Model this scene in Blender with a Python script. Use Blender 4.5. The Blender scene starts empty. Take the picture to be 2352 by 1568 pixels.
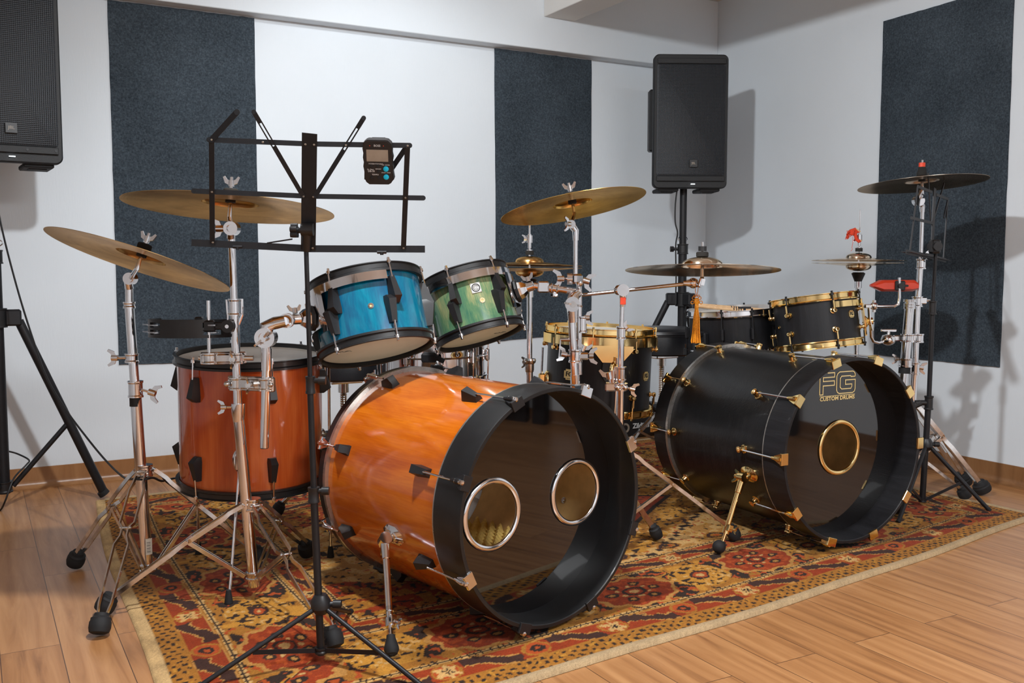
import bpy, bmesh, math, random
import numpy as np
from mathutils import Vector, Matrix, geometry
random.seed(7); np.random.seed(7)
PI = math.pi; R_ = math.radians
SC = bpy.context.scene; COL = SC.collection

# ---------------------------------------------------------------- camera, world, lamps, exposure
cam = bpy.data.cameras.new('camera'); cam_o = bpy.data.objects.new('camera', cam); COL.objects.link(cam_o)
cam_o.location = (0, 0, 0.90); cam_o.rotation_euler = (R_(90 - 4.486), 0, R_(-29.32))
cam.sensor_width = 36; cam.lens = 33.945; cam.clip_start = 0.05
SC.camera = cam_o
w = bpy.data.worlds.new('world'); SC.world = w; w.use_nodes = True
w.node_tree.nodes['Background'].inputs[0].default_value = (0.75, 0.85, 1, 1)
w.node_tree.nodes['Background'].inputs[1].default_value = 0.05
SC.view_settings.view_transform = 'Standard'; SC.view_settings.look = 'None'
SC.view_settings.exposure = 0.10; SC.view_settings.gamma = 1.0; SC.view_settings.use_curve_mapping = False
SC.cycles.use_denoising = True
CEIL = 2.37
# spot lamps hanging just below the ceiling: (kind, place, aim or None, watts, radius), and one added fill light behind the camera
COOL = (0.93, 0.97, 1.0)
SPOTS = [((1.50, 3.12, 2.27), (1.75, 4.33, 0.9), 27, 0.05, 108), ((0.60, 1.80, 2.22), (1.9, 2.6, 0.3), 180, 0.05, 165)]
FILL_LIGHTS = [((1.45, -0.70), 1.3, 0.6, 96, COOL)]
for (lx, ly, lz), aim, pw, rad, cone in SPOTS:
    L = bpy.data.lights.new('lamp_light', 'SPOT'); L.energy = pw; L.shadow_soft_size = rad; L.spot_size = R_(cone); L.spot_blend = 0.6; L.color = COOL
    lo = bpy.data.objects.new('lamp_light', L); COL.objects.link(lo); lo.location = (lx, ly, lz)
    lo.rotation_euler = (Vector(aim)-Vector((lx, ly, lz))).to_track_quat('-Z', 'Y').to_euler()
for (lx, ly), sx, sy, pw, colr in FILL_LIGHTS:
    L = bpy.data.lights.new('lamp_light', 'AREA'); L.shape = 'RECTANGLE'; L.size = sx; L.size_y = sy
    L.energy = pw; L.color = colr
    lo = bpy.data.objects.new('lamp_light', L); COL.objects.link(lo); lo.location = (lx, ly, CEIL - 0.075)

# ---------------------------------------------------------------- materials
MAT = {}
def srgb(r, g, b):
    f = lambda c: (c/255/12.92) if c/255 <= 0.04045 else ((c/255+0.055)/1.055)**2.4
    return (f(r), f(g), f(b), 1)
class NT:
    def __init__(s, name):
        s.m = bpy.data.materials.new(name); s.m.use_nodes = True; s.t = s.m.node_tree
        s.b = s.t.nodes['Principled BSDF']; MAT[name] = s.m
    def n(s, typ, **kw):
        o = s.t.nodes.new(typ)
        for k, v in kw.items():
            if k in ('operation', 'blend_type', 'data_type', 'wave_type', 'bands_direction', 'rings_direction', 'feature', 'distance', 'layer_name', 'wave_profile', 'offset_frequency', 'offset'): setattr(o, k, v)
            else: o.inputs[k.replace('_', ' ')].default_value = v
        return o
    def l(s, a, b): s.t.links.new(a, b)
    def co(s, kind='Object', scale=(1, 1, 1), rot=(0, 0, 0)):
        t = s.n('ShaderNodeTexCoord'); m = s.n('ShaderNodeMapping'); m.inputs['Scale'].default_value = scale
        m.inputs['Rotation'].default_value = rot; s.l(t.outputs[kind], m.inputs[0]); return m.outputs[0]
    def ramp(s, fac, stops):
        r = s.n('ShaderNodeValToRGB'); e = r.color_ramp.elements
        while len(e) < len(stops): e.new(0.5)
        for i, (p, c) in enumerate(stops): e[i].position = p; e[i].color = c
        s.l(fac, r.inputs[0]); return r.outputs[0]
    def bump(s, h, strength=0.2, dist=0.002):
        b = s.n('ShaderNodeBump', Strength=strength, Distance=dist); s.l(h, b.inputs['Height']); s.l(b.outputs[0], s.b.inputs['Normal'])
def simple(name, c, rough=0.5, metal=0.0, coat=0.0, var=0.12, nscale=40, bump=0.0, spec=0.5, rvar=0.08, trans=0.0):
    N = NT(name); v = N.co('Object')
    no = N.n('ShaderNodeTexNoise', Scale=nscale, Detail=4.0); N.l(v, no.inputs['Vector'])
    lo = tuple(x*(1-var) for x in c[:3])+(1,); hi = tuple(min(1, x*(1+var)) for x in c[:3])+(1,)
    N.l(N.ramp(no.outputs[0], [(0.3, lo), (0.7, hi)]), N.b.inputs['Base Color'])
    mr = N.n('ShaderNodeMapRange', To_Min=max(0.0, rough-rvar*rough), To_Max=min(1, rough+rvar*rough)); N.l(no.outputs[0], mr.inputs[0])
    N.l(mr.outputs[0], N.b.inputs['Roughness'])
    N.b.inputs['Metallic'].default_value = metal; N.b.inputs['Coat Weight'].default_value = coat
    N.b.inputs['Specular IOR Level'].default_value = spec
    N.b.inputs['Coat Roughness'].default_value = 0.05
    if trans: N.b.inputs['Transmission Weight'].default_value = trans
    if bump: N.bump(no.outputs[0], bump)
    return N
simple('chrome', (0.80, 0.80, 0.82), 0.10, 1.0, var=0.04, nscale=15)
simple('chrome_worn', (0.70, 0.69, 0.68), 0.17, 1.0, var=0.15, nscale=60)
simple('gold', (0.95, 0.70, 0.32), 0.12, 1.0, var=0.05, nscale=20).b.inputs['Specular Tint'].default_value = (1.0, 0.82, 0.5, 1)
simple('black_plastic', srgb(26, 26, 28), 0.42, nscale=60, bump=0.05)
simple('black_rubber', srgb(20, 20, 22), 0.75, nscale=90, bump=0.1)
simple('black_metal', srgb(30, 30, 33), 0.45, 0.3, nscale=90, bump=0.03)
simple('black_hoop', srgb(19, 20, 22), 0.42, coat=0.12, nscale=25)
simple('hoop_inner', srgb(24, 28, 34), 0.55, nscale=50, bump=0.08)
simple('silver_inlay', srgb(190, 186, 180), 0.28, 0.9, nscale=80)
simple('head_coated', srgb(212, 208, 200), 0.5, nscale=9, var=0.06)
simple('screen_grey', srgb(150, 138, 124), 0.35)
simple('button_cyan', srgb(0, 185, 225), 0.4)
simple('white_paint', srgb(215, 215, 215), 0.5)
simple('red_plastic', srgb(188, 52, 26), 0.32, coat=0.3, nscale=10)
simple('red_yarn', srgb(205, 62, 34), 0.9, nscale=300, bump=0.4)
simple('yellow_silk', srgb(226, 146, 22), 0.55, nscale=250, var=0.3, bump=0.3)
simple('vinyl_black', srgb(26, 26, 29), 0.38, nscale=200, bump=0.12)
simple('felt_dark', srgb(34, 32, 30), 0.95, nscale=300, bump=0.3)
simple('speaker_shell', srgb(22, 24, 27), 0.6, nscale=250, bump=0.25)
simple('cable_black', srgb(20, 20, 22), 0.5)
simple('label_paper', srgb(190, 182, 168), 0.6)
simple('orange_sticker', srgb(220, 70, 40), 0.5)
simple('foam', srgb(250, 212, 124), 0.95, nscale=120, bump=0.3)
simple('inner_wood', srgb(238, 196, 130), 0.6, nscale=14, var=0.2)
simple('oak_edge', srgb(205, 190, 165), 0.6, nscale=30)
simple('rug_binding', srgb(188, 160, 122), 0.95, nscale=220, var=0.2, bump=0.6)

def wood_stain(name, stops, stretch=(6, 6, 1.2), rough=0.16, coat=0.6, sc=2.2, bumpy=0.0):
    N = NT(name); v = N.co('Object', stretch)
    n1 = N.n('ShaderNodeTexNoise', Scale=sc, Detail=5.0, Roughness=0.6, Distortion=0.8); N.l(v, n1.inputs['Vector'])
    v2 = N.co('Object', (stretch[0]*14, stretch[1]*14, stretch[2]*3))
    n2 = N.n('ShaderNodeTexNoise', Scale=3.0, Detail=3.0); N.l(v2, n2.inputs['Vector'])
    mx = N.n('ShaderNodeMath', operation='MULTIPLY_ADD'); N.l(n2.outputs[0], mx.inputs[0]); mx.inputs[1].default_value = 0.3
    N.l(n1.outputs[0], mx.inputs[2])
    N.l(N.ramp(mx.outputs[0], stops), N.b.inputs['Base Color'])
    N.b.inputs['Roughness'].default_value = rough; N.b.inputs['Coat Weight'].default_value = coat; N.b.inputs['Coat Roughness'].default_value = 0.06
    if bumpy: N.bump(n2.outputs[0], bumpy)
    return N
wood_stain('orange_lacquer', [(0.35, srgb(156, 64, 8)), (0.6, srgb(186, 90, 14)), (0.85, srgb(208, 114, 26))])
wood_stain('orange_red_lacquer', [(0.35, srgb(156, 56, 20)), (0.6, srgb(180, 76, 30)), (0.85, srgb(200, 100, 46))], stretch=(8, 8, 1.0))
wood_stain('blue_lacquer', [(0.35, srgb(0, 56, 94)), (0.6, srgb(0, 88, 122)), (0.85, srgb(0, 120, 146))], stretch=(10, 10, 3))
wood_stain('green_lacquer', [(0.40, srgb(36, 92, 78)), (0.62, srgb(84, 120, 86)), (0.88, srgb(164, 156, 108))], stretch=(9, 9, 4), sc=1.4)
wood_stain('black_oak', [(0.35, srgb(15, 15, 17)), (0.6, srgb(22, 22, 25)), (0.9, srgb(34, 34, 38))], rough=0.42, coat=0.08, stretch=(14, 14, 1.2), bumpy=0.25).b.inputs['Specular IOR Level'].default_value = 0.35
wood_stain('black_oak_around', [(0.35, srgb(11, 11, 13)), (0.6, srgb(16, 16, 18)), (0.9, srgb(28, 27, 28))], rough=0.34, coat=0.10, stretch=(3, 3, 30), bumpy=0.25).b.inputs['Specular IOR Level'].default_value = 0.4
wood_stain('maple_stick', [(0.3, srgb(196, 150, 104)), (0.8, srgb(226, 190, 148))], rough=0.35, coat=0.2, stretch=(20, 20, 20))

# translucent heads: coated mylar lets the light of the room into the shells
def head_mat(name, c, rough, tr, dirt=None):
    N = NT(name); v = N.co('Object', (6, 6, 6)); no = N.n('ShaderNodeTexNoise', Scale=1.5, Detail=6.0); N.l(v, no.inputs['Vector'])
    N.l(N.ramp(no.outputs[0], [(0.35, dirt or c), (0.65, c)]), N.b.inputs['Base Color'])
    N.b.inputs['Roughness'].default_value = rough
    t = N.n('ShaderNodeBsdfTranslucent'); t.inputs[0].default_value = c
    ms = N.n('ShaderNodeMixShader'); ms.inputs[0].default_value = tr
    N.l(N.b.outputs[0], ms.inputs[1]); N.l(t.outputs[0], ms.inputs[2]); N.l(ms.outputs[0], N.t.nodes['Material Output'].inputs[0])
head_mat('head_clear', srgb(236, 206, 172), 0.14, 0.70, srgb(206, 166, 122))
head_mat('head_batter', srgb(240, 238, 232), 0.45, 0.85, srgb(200, 196, 188))
def gloss_head(name, c, rough, ior):
    N = NT(name); v = N.co('Object', (3, 3, 3)); no = N.n('ShaderNodeTexNoise', Scale=2.0, Detail=3.0); N.l(v, no.inputs['Vector'])
    N.l(N.ramp(no.outputs[0], [(0.3, c), (0.7, tuple(x*1.3 for x in c[:3])+(1,))]), N.b.inputs['Base Color'])
    N.b.inputs['Roughness'].default_value = rough; N.b.inputs['IOR'].default_value = ior
gloss_head('head_ebony', srgb(12, 11, 12), 0.03, 1.85)
gloss_head('head_ebony_soft', srgb(18, 17, 18), 0.04, 1.75)

# cymbal bronze: lathed grooves run round the object's own Z axis
def bronze(name, c1, c2, rough, edge=(0.86, 0.68, 0.48, 1)):
    N = NT(name); tc = N.n('ShaderNodeTexCoord'); sp = N.n('ShaderNodeSeparateXYZ'); N.l(tc.outputs['Object'], sp.inputs[0])
    a = N.n('ShaderNodeMath', operation='MULTIPLY'); N.l(sp.outputs[0], a.inputs[0]); N.l(sp.outputs[0], a.inputs[1])
    b = N.n('ShaderNodeMath', operation='MULTIPLY_ADD'); N.l(sp.outputs[1], b.inputs[0]); N.l(sp.outputs[1], b.inputs[1]); N.l(a.outputs[0], b.inputs[2])
    r = N.n('ShaderNodeMath', operation='SQRT'); N.l(b.outputs[0], r.inputs[0])
    cx = N.n('ShaderNodeCombineXYZ'); N.l(r.outputs[0], cx.inputs[0])
    n1 = N.n('ShaderNodeTexNoise', Scale=420.0, Detail=3.0); N.l(cx.outputs[0], n1.inputs['Vector'])
    n2 = N.n('ShaderNodeTexNoise', Scale=7.0, Detail=5.0, Distortion=1.0); N.l(tc.outputs['Object'], n2.inputs['Vector'])
    n3 = N.n('ShaderNodeTexNoise', Scale=60.0, Detail=3.0); N.l(cx.outputs[0], n3.inputs['Vector'])
    ad = N.n('ShaderNodeMath', operation='MULTIPLY_ADD'); N.l(n3.outputs[0], ad.inputs[0]); ad.inputs[1].default_value = 0.35; N.l(n2.outputs[0], ad.inputs[2])
    N.l(N.ramp(ad.outputs[0], [(0.5, c1), (0.85, c2)]), N.b.inputs['Base Color'])
    N.b.inputs['Metallic'].default_value = 1.0; N.b.inputs['Roughness'].default_value = rough; N.b.inputs['Specular Tint'].default_value = edge
    N.bump(n1.outputs[0], 0.35, 0.0006)
bronze('bronze', (0.36, 0.21, 0.08, 1), (0.76, 0.50, 0.22, 1), 0.27)
bronze('bronze_bright', (0.50, 0.29, 0.07, 1), (0.90, 0.60, 0.20, 1), 0.25, (0.88, 0.68, 0.42, 1))
bronze('bronze_brilliant', (0.62, 0.50, 0.38, 1), (0.82, 0.70, 0.56, 1), 0.13, (0.9, 0.78, 0.62, 1))
bronze('bronze_dark', (0.33, 0.27, 0.22, 1), (0.55, 0.47, 0.38, 1), 0.26, (0.6, 0.5, 0.4, 1))

# walls, ceiling, floor, felt panels
def wall_mat(name, c, bumpy=0.25):
    N = NT(name); v = N.co('Object', (220, 220, 30)); no = N.n('ShaderNodeTexNoise', Scale=1.0, Detail=3.0); N.l(v, no.inputs['Vector'])
    v2 = N.co('Object', (1, 1, 1)); n2 = N.n('ShaderNodeTexNoise', Scale=1.6, Detail=4.0); N.l(v2, n2.inputs['Vector'])
    N.l(N.ramp(n2.outputs[0], [(0.3, tuple(x*0.95 for x in c[:3])+(1,)), (0.7, c)]), N.b.inputs['Base Color'])
    N.b.inputs['Roughness'].default_value = 0.75; N.bump(no.outputs[0], bumpy, 0.0015)
wall_mat('wallpaper', srgb(222, 229, 235)); wall_mat('ceiling_paint', srgb(222, 220, 216))
N = NT('felt_panel'); v = N.co('Object'); n1 = N.n('ShaderNodeTexNoise', Scale=150.0, Detail=6.0, Roughness=0.7); N.l(v, n1.inputs['Vector'])
n2 = N.n('ShaderNodeTexNoise', Scale=4.0, Detail=4.0); N.l(v, n2.inputs['Vector'])
ad = N.n('ShaderNodeMath', operation='MULTIPLY_ADD'); N.l(n2.outputs[0], ad.inputs[0]); ad.inputs[1].default_value = 0.3; N.l(n1.outputs[0], ad.inputs[2])
N.l(N.ramp(ad.outputs[0], [(0.45, srgb(40, 46, 52)), (0.72, srgb(66, 75, 83)), (0.9, srgb(88, 97, 105))]), N.b.inputs['Base Color'])
N.b.inputs['Roughness'].default_value = 1.0; N.b.inputs['Specular IOR Level'].default_value = 0.1; N.bump(n1.outputs[0], 0.7, 0.002)

def plank_mat(name, rot, tint=1.0):
    N = NT(name); v = N.co('Object', (1, 1, 1), rot); v.node.inputs['Location'].default_value = (0.3, -0.03, 0)
    br = N.n('ShaderNodeTexBrick', Scale=1.0, Mortar_Size=0.0012, Brick_Width=0.92, Row_Height=0.1275, Bias=0.0, Mortar_Smooth=0.3)
    br.offset = 0.37; br.offset_frequency = 2
    br.inputs['Color1'].default_value = (0.0, 0.0, 0.0, 1); br.inputs['Color2'].default_value = (1, 1, 1, 1); br.inputs['Mortar'].default_value = (0.5, 0.5, 0.5, 1)
    N.l(v, br.inputs['Vector'])
    # grain: long streaks along the board, shifted from board to board
    sc = N.n('ShaderNodeVectorMath', operation='MULTIPLY'); sc.inputs[1].default_value = (1.9, 24, 8); N.l(v, sc.inputs[0])
    sh = N.n('ShaderNodeVectorMath', operation='SCALE'); sh.inputs['Scale'].default_value = 7.0; N.l(br.outputs['Color'], sh.inputs[0])
    av = N.n('ShaderNodeVectorMath', operation='ADD'); N.l(sc.outputs[0], av.inputs[0]); N.l(sh.outputs[0], av.inputs[1])
    g = N.n('ShaderNodeTexNoise', Scale=1.3, Detail=8.0, Roughness=0.62, Distortion=0.9); N.l(av.outputs[0], g.inputs['Vector'])
    s2 = N.n('ShaderNodeVectorMath', operation='MULTIPLY'); s2.inputs[1].default_value = (1.1, 8, 2); N.l(v, s2.inputs[0])
    a2 = N.n('ShaderNodeVectorMath', operation='ADD'); N.l(s2.outputs[0], a2.inputs[0]); N.l(sh.outputs[0], a2.inputs[1])
    wv = N.n('ShaderNodeTexWave', Scale=0.9, Distortion=9.0, Detail=2.0, Detail_Scale=0.8); wv.bands_direction = 'Y'; N.l(a2.outputs[0], wv.inputs['Vector'])
    m1 = N.n('ShaderNodeMath', operation='MULTIPLY_ADD'); N.l(wv.outputs['Fac'], m1.inputs[0]); m1.inputs[1].default_value = 0.12; N.l(g.outputs[0], m1.inputs[2])
    sv = N.n('ShaderNodeSeparateColor'); N.l(br.outputs['Color'], sv.inputs[0])
    m2 = N.n('ShaderNodeMath', operation='MULTIPLY_ADD'); N.l(sv.outputs[0], m2.inputs[0]); m2.inputs[1].default_value = 0.16; N.l(m1.outputs[0], m2.inputs[2])
    colr = N.ramp(m2.outputs[0], [(0.30, srgb(122*tint, 80*tint, 48*tint)), (0.58, srgb(162*tint, 112*tint, 69*tint)), (0.90, srgb(184*tint, 134*tint, 88*tint))])
    mx = N.n('ShaderNodeMix', data_type='RGBA'); mx.inputs[0].default_value = 0; N.l(br.outputs['Fac'], mx.inputs[0]); N.l(colr, mx.inputs[6])
    mx.inputs[7].default_value = srgb(84, 56, 38); N.l(mx.outputs[2], N.b.inputs['Base Color'])
    mr = N.n('ShaderNodeMapRange', To_Min=0.40, To_Max=0.26); N.l(g.outputs[0], mr.inputs[0]); N.l(mr.outputs[0], N.b.inputs['Roughness'])
    N.bump(g.outputs[0], 0.12, 0.001)
plank_mat('vinyl_plank', (0, 0, R_(90)))
plank_mat('vinyl_skirt_x', (0, R_(90), 0), 0.92); plank_mat('vinyl_skirt_y', (R_(90), 0, R_(90)), 0.80)

N = NT('grille'); v = N.co('Object', (1, 1, 1)); vo = N.n('ShaderNodeTexVoronoi', Scale=150.0, Randomness=0.0); N.l(v, vo.inputs['Vector'])
N.l(N.ramp(vo.outputs['Distance'], [(0.30, srgb(12, 13, 15)), (0.42, srgb(48, 52, 58))]), N.b.inputs['Base Color'])
N.b.inputs['Roughness'].default_value = 0.5; N.b.inputs['Metallic'].default_value = 0.3; N.bump(vo.outputs['Distance'], 0.8, 0.002)
N = NT('led_white'); N.b.inputs['Emission Color'].default_value = (0.85, 0.95, 1, 1); N.b.inputs['Emission Strength'].default_value = 4
N = NT('fill_light_panel'); N.b.inputs['Emission Color'].default_value = (1, 0.97, 0.94, 1); N.b.inputs['Emission Strength'].default_value = 6  # glowing face of the added fill light

# ---------------------------------------------------------------- mesh building
class MB:
    def __init__(s, M=None): s.v = []; s.f = []; s.m = []; s.M = M; s.mi = 0
    def add(s, vs, fs):
        b = len(s.v)
        s.v += [tuple(s.M @ Vector(p)) if s.M is not None else tuple(p) for p in vs]
        s.f += [tuple(i+b for i in f) for f in fs]; s.m += [s.mi]*len(fs); return s
    def tube(s, pts, r, seg=12, closed=False, caps=True):
        P = [Vector(p) for p in pts]; n = len(P); rs = r if isinstance(r, (list, tuple)) else [r]*n
        T = []
        for i in range(n):
            a = P[(i-1) % n] if (closed or i) else P[0]; b = P[(i+1) % n] if (closed or i < n-1) else P[-1]
            d = (b-a); T.append(d.normalized() if d.length > 1e-9 else (T[-1] if T else Vector((0, 0, 1))))
        u = T[0].orthogonal().normalized(); vs = []; fs = []
        for i in range(n):
            u = (u - T[i]*u.dot(T[i])).normalized(); w_ = T[i].cross(u)
            for k in range(seg):
                a = 2*PI*k/seg; vs.append(P[i] + (u*math.cos(a)+w_*math.sin(a))*rs[i])
        m = n if closed else n-1
        for i in range(m):
            for k in range(seg):
                j = (i+1) % n; fs.append((i*seg+k, i*seg+(k+1) % seg, j*seg+(k+1) % seg, j*seg+k))
        if caps and not closed:
            fs.append(tuple(range(seg-1, -1, -1))); fs.append(tuple((n-1)*seg+k for k in range(seg)))
        return s.add(vs, fs)
    def rod(s, a, b, r, seg=14, r2=None): return s.tube([a, b], [r, r if r2 is None else r2], seg)
    def box(s, c, d, X=None, b=0.0):
        # bevelled box, centre c, full sizes d, axes X (3x3 / Matrix) or world
        c = Vector(c); A = X.to_3x3() if X is not None else Matrix.Identity(3)
        h = [x/2 for x in d]; b = min([b]+[x*0.49 for x in h])
        vs = []; idx = {}
        if b <= 0:
            for i, (sx, sy, sz) in enumerate([(x, y, z) for z in (-1, 1) for y in (-1, 1) for x in (-1, 1)]):
                vs.append(c + A @ Vector((sx*h[0], sy*h[1], sz*h[2])))
            return s.add(vs, [(0, 2, 3, 1), (4, 5, 7, 6), (0, 1, 5, 4), (2, 6, 7, 3), (0, 4, 6, 2), (1, 3, 7, 5)])
        for sx in (-1, 1):
            for sy in (-1, 1):
                for sz in (-1, 1):
                    for ax in range(3):
                        o = [h[0]-b, h[1]-b, h[2]-b]; o[ax] = h[ax]
                        idx[(sx, sy, sz, ax)] = len(vs); vs.append(c + A @ Vector((sx*o[0], sy*o[1], sz*o[2])))
        fs = []
        for ax in range(3):
            o = [i for i in range(3) if i != ax]
            for sg in (-1, 1):
                q = []
                for (p, r) in ((-1, -1), (1, -1), (1, 1), (-1, 1)):
                    k = [0, 0, 0]; k[ax] = sg; k[o[0]] = p; k[o[1]] = r; q.append(idx[(k[0], k[1], k[2], ax)])
                fs.append(tuple(q if (sg > 0) != (ax == 1) else q[::-1]))
            for p in (-1, 1):
                for r in (-1, 1):
                    k0 = [0, 0, 0]; k0[o[0]] = p; k0[o[1]] = r; ka = list(k0); kb = list(k0); ka[ax] = -1; kb[ax] = 1
                    fs.append((idx[(*ka, o[0])], idx[(*kb, o[0])], idx[(*kb, o[1])], idx[(*ka, o[1])]))
        for k in [(x, y, z) for x in (-1, 1) for y in (-1, 1) for z in (-1, 1)]:
            fs.append((idx[(*k, 0)], idx[(*k, 1)], idx[(*k, 2)]))
        return s.add(vs, fs)
    def bar(s, pts, side, w_, t):
        # flat strip: width w_ along `side`, thickness t
        P = [Vector(p) for p in pts]; sd = Vector(side).normalized(); vs = []; fs = []; n = len(P)
        for i in range(n):
            T = (P[min(i+1, n-1)]-P[max(i-1, 0)]).normalized(); u = (sd - T*sd.dot(T)).normalized(); nn = T.cross(u)
            for a, b in ((-1, -1), (1, -1), (1, 1), (-1, 1)): vs.append(P[i]+u*(a*w_/2)+nn*(b*t/2))
        for i in range(n-1):
            for k in range(4): fs.append((i*4+k, i*4+(k+1) % 4, i*4+4+(k+1) % 4, i*4+4+k))
        fs += [(3, 2, 1, 0), (n*4-4, n*4-3, n*4-2, n*4-1)]
        return s.add(vs, fs)
    def lathe(s, prof, F=None, seg=64, a0=0.0, a1=2*PI, closed=True):
        # prof: (r, z) list; closed = closed cross-section; full turn unless a1-a0 < 2pi
        F = F or Matrix.Identity(4); full = abs(a1-a0-2*PI) < 1e-6; n = len(prof); m = seg if full else seg+1; vs = []; fs = []
        for i in range(m):
            a = a0+(a1-a0)*i/seg; ca, sa = math.cos(a), math.sin(a)
            for r, z in prof: vs.append(F @ Vector((r*ca, r*sa, z)))
        kk = n if closed else n-1
        for i in range(seg):
            j = (i+1) % m
            for k in range(kk):
                l = (k+1) % n; q = (i*n+k, j*n+k, j*n+l, i*n+l)
                if prof[k][0] < 1e-7: q = (i*n+k, j*n+l, i*n+l)
                elif prof[l][0] < 1e-7: q = (i*n+k, j*n+k, i*n+l)
                fs.append(q)
        if not full and closed: fs += [tuple(range(n))[::-1], tuple(seg*n+k for k in range(n))]
        return s.add(vs, fs)
    def prism(s, poly, z0, z1, F=None):
        F = F or Matrix.Identity(4); n = len(poly); vs = [F @ Vector((x, y, z0)) for x, y in poly]+[F @ Vector((x, y, z1)) for x, y in poly]
        fs = [tuple(range(n))[::-1], tuple(range(n, 2*n))]+[(i, (i+1) % n, n+(i+1) % n, n+i) for i in range(n)]
        return s.add(vs, fs)
    def ball(s, c, r, seg=16, F=None, sc=(1, 1, 1)):
        c = Vector(c); k = seg//2; A = F.to_3x3() if F is not None else Matrix.Identity(3)
        vs = [c+A @ Vector((0, 0, r*sc[2]))]; fs = []
        for i in range(1, k):
            for j in range(seg):
                t = PI*i/k; p = 2*PI*j/seg; vs.append(c+A @ Vector((r*sc[0]*math.sin(t)*math.cos(p), r*sc[1]*math.sin(t)*math.sin(p), r*sc[2]*math.cos(t))))
        vs.append(c-A @ Vector((0, 0, r*sc[2])))
        for j in range(seg):
            fs.append((0, 1+j, 1+(j+1) % seg)); e = len(vs)-1; b = 1+(k-2)*seg; fs.append((e, b+(j+1) % seg, b+j))
            for i in range(k-2): a = 1+i*seg; fs.append((a+j, a+seg+j, a+seg+(j+1) % seg, a+(j+1) % seg))
        return s.add(vs, fs)
    def hexa(s, q0, q1):   # two quads (4 points each), joined
        return s.add([*q0, *q1], [(3, 2, 1, 0), (4, 5, 6, 7), (0, 1, 5, 4), (1, 2, 6, 5), (2, 3, 7, 6), (3, 0, 4, 7)])
    def build(s, name, mat, parent=None, local=False, sharp=32, mats=None):
        me = bpy.data.meshes.new(name); vs = s.v
        root = parent
        while root is not None and root.parent is not None: root = root.parent
        if root is not None and not local:
            I = root.matrix_basis.inverted(); vs = [tuple(I @ Vector(p)) for p in vs]
        me.from_pydata(vs, [], s.f); me.update()
        bm = bmesh.new(); bm.from_mesh(me); bmesh.ops.recalc_face_normals(bm, faces=bm.faces); bm.to_mesh(me); bm.free()
        me.polygons.foreach_set('use_smooth', [True]*len(me.polygons))
        me.set_sharp_from_angle(angle=R_(sharp))
        for k in ([mat]+(mats or [])): me.materials.append(MAT[k])
        if mats: me.polygons.foreach_set('material_index', s.m)
        o = bpy.data.objects.new(name, me); COL.objects.link(o); o.parent = parent
        return o
def tag(o, label=None, cat=None, group=None, kind=None):
    if label: o['label'] = label
    if cat: o['category'] = cat
    if group: o['group'] = group
    if kind: o['kind'] = kind
    return o
def frame(o, z, x=None):
    z = Vector(z).normalized(); x = Vector(x) if x is not None else (Vector((0, 0, 1)).cross(z) if abs(z.z) < 0.99 else Vector((1, 0, 0)))
    x = (x - z*x.dot(z)).normalized(); y = z.cross(x)
    return Matrix(((x.x, y.x, z.x, o[0]), (x.y, y.y, z.y, o[1]), (x.z, y.z, z.z, o[2]), (0, 0, 0, 1)))
def thing(name, label, cat, loc, group=None, F=None):
    o = bpy.data.objects.new(name, None); COL.objects.link(o); o.empty_display_size = 0.05
    o.matrix_basis = F if F is not None else Matrix.Translation(loc); tag(o, label, cat, group); return o
def text(txt, size, F, parent, name, mat, depth=0.0006, align='CENTER', sx=1.0, bold=0.0):
    cu = bpy.data.curves.new('t', 'FONT'); cu.body = txt; cu.size = size; cu.align_x = align; cu.align_y = 'CENTER'; cu.extrude = depth; cu.offset = bold; cu.resolution_u = 3
    to = bpy.data.objects.new('t', cu); COL.objects.link(to); dg = bpy.context.evaluated_depsgraph_get()
    me = bpy.data.meshes.new_from_object(to.evaluated_get(dg)); bpy.data.objects.remove(to)
    mb = MB(); mb.add([F @ Vector((v.co.x*sx, v.co.y, v.co.z)) for v in me.vertices], [tuple(p.vertices) for p in me.polygons])
    bpy.data.meshes.remove(me); return mb.build(name, mat, parent)
def V3(*a): return Vector(a[0] if len(a) == 1 else a)
def mix(a, b, t): return V3(a)*(1-t)+V3(b)*t
UP = Vector((0, 0, 1))

# ---------------------------------------------------------------- the room
X0, X1, Y0, Y1 = -1.25, 3.71, -2.4, 4.33
CEIL = 2.37
def st(name, mb, mat, parent=None, **k): return tag(mb.build(name, mat, parent, **k), kind='structure')
def slab(a, b): c = [(a[i]+b[i])/2 for i in range(3)]; return MB().box(c, [abs(b[i]-a[i]) for i in range(3)])
st('floor', slab((X0-.1, Y0-.1, -0.08), (X1+.1, Y1+.1, 0)), 'vinyl_plank')
st('ceiling', slab((X0-.1, Y0-.1, CEIL), (X1+.1, Y1+.1, CEIL+.1)), 'ceiling_paint')
st('wall_back', slab((X0-.1, Y1, 0), (X1+.1, Y1+.1, CEIL)), 'wallpaper')
st('wall_right', slab((X1, Y0-.1, 0), (X1+.1, Y1, CEIL)), 'wallpaper')
st('wall_left', slab((X0-.1, Y0-.1, 0), (X0, Y1, CEIL)), 'wallpaper')
st('wall_front', slab((X0, Y0-.1, 0), (X1, Y0, CEIL)), 'wallpaper')
st('beam_back', MB().box(((X0+X1)/2, 4.29, (1.985+CEIL)/2), (X1-X0, 0.08, CEIL-1.985), b=0.003), 'wallpaper')
st('beam_ceiling', MB().box((2.663, (Y0+4.25)/2, (2.147+CEIL)/2), (0.185, 4.25-Y0, CEIL-2.147), b=0.003), 'ceiling_paint')
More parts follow.
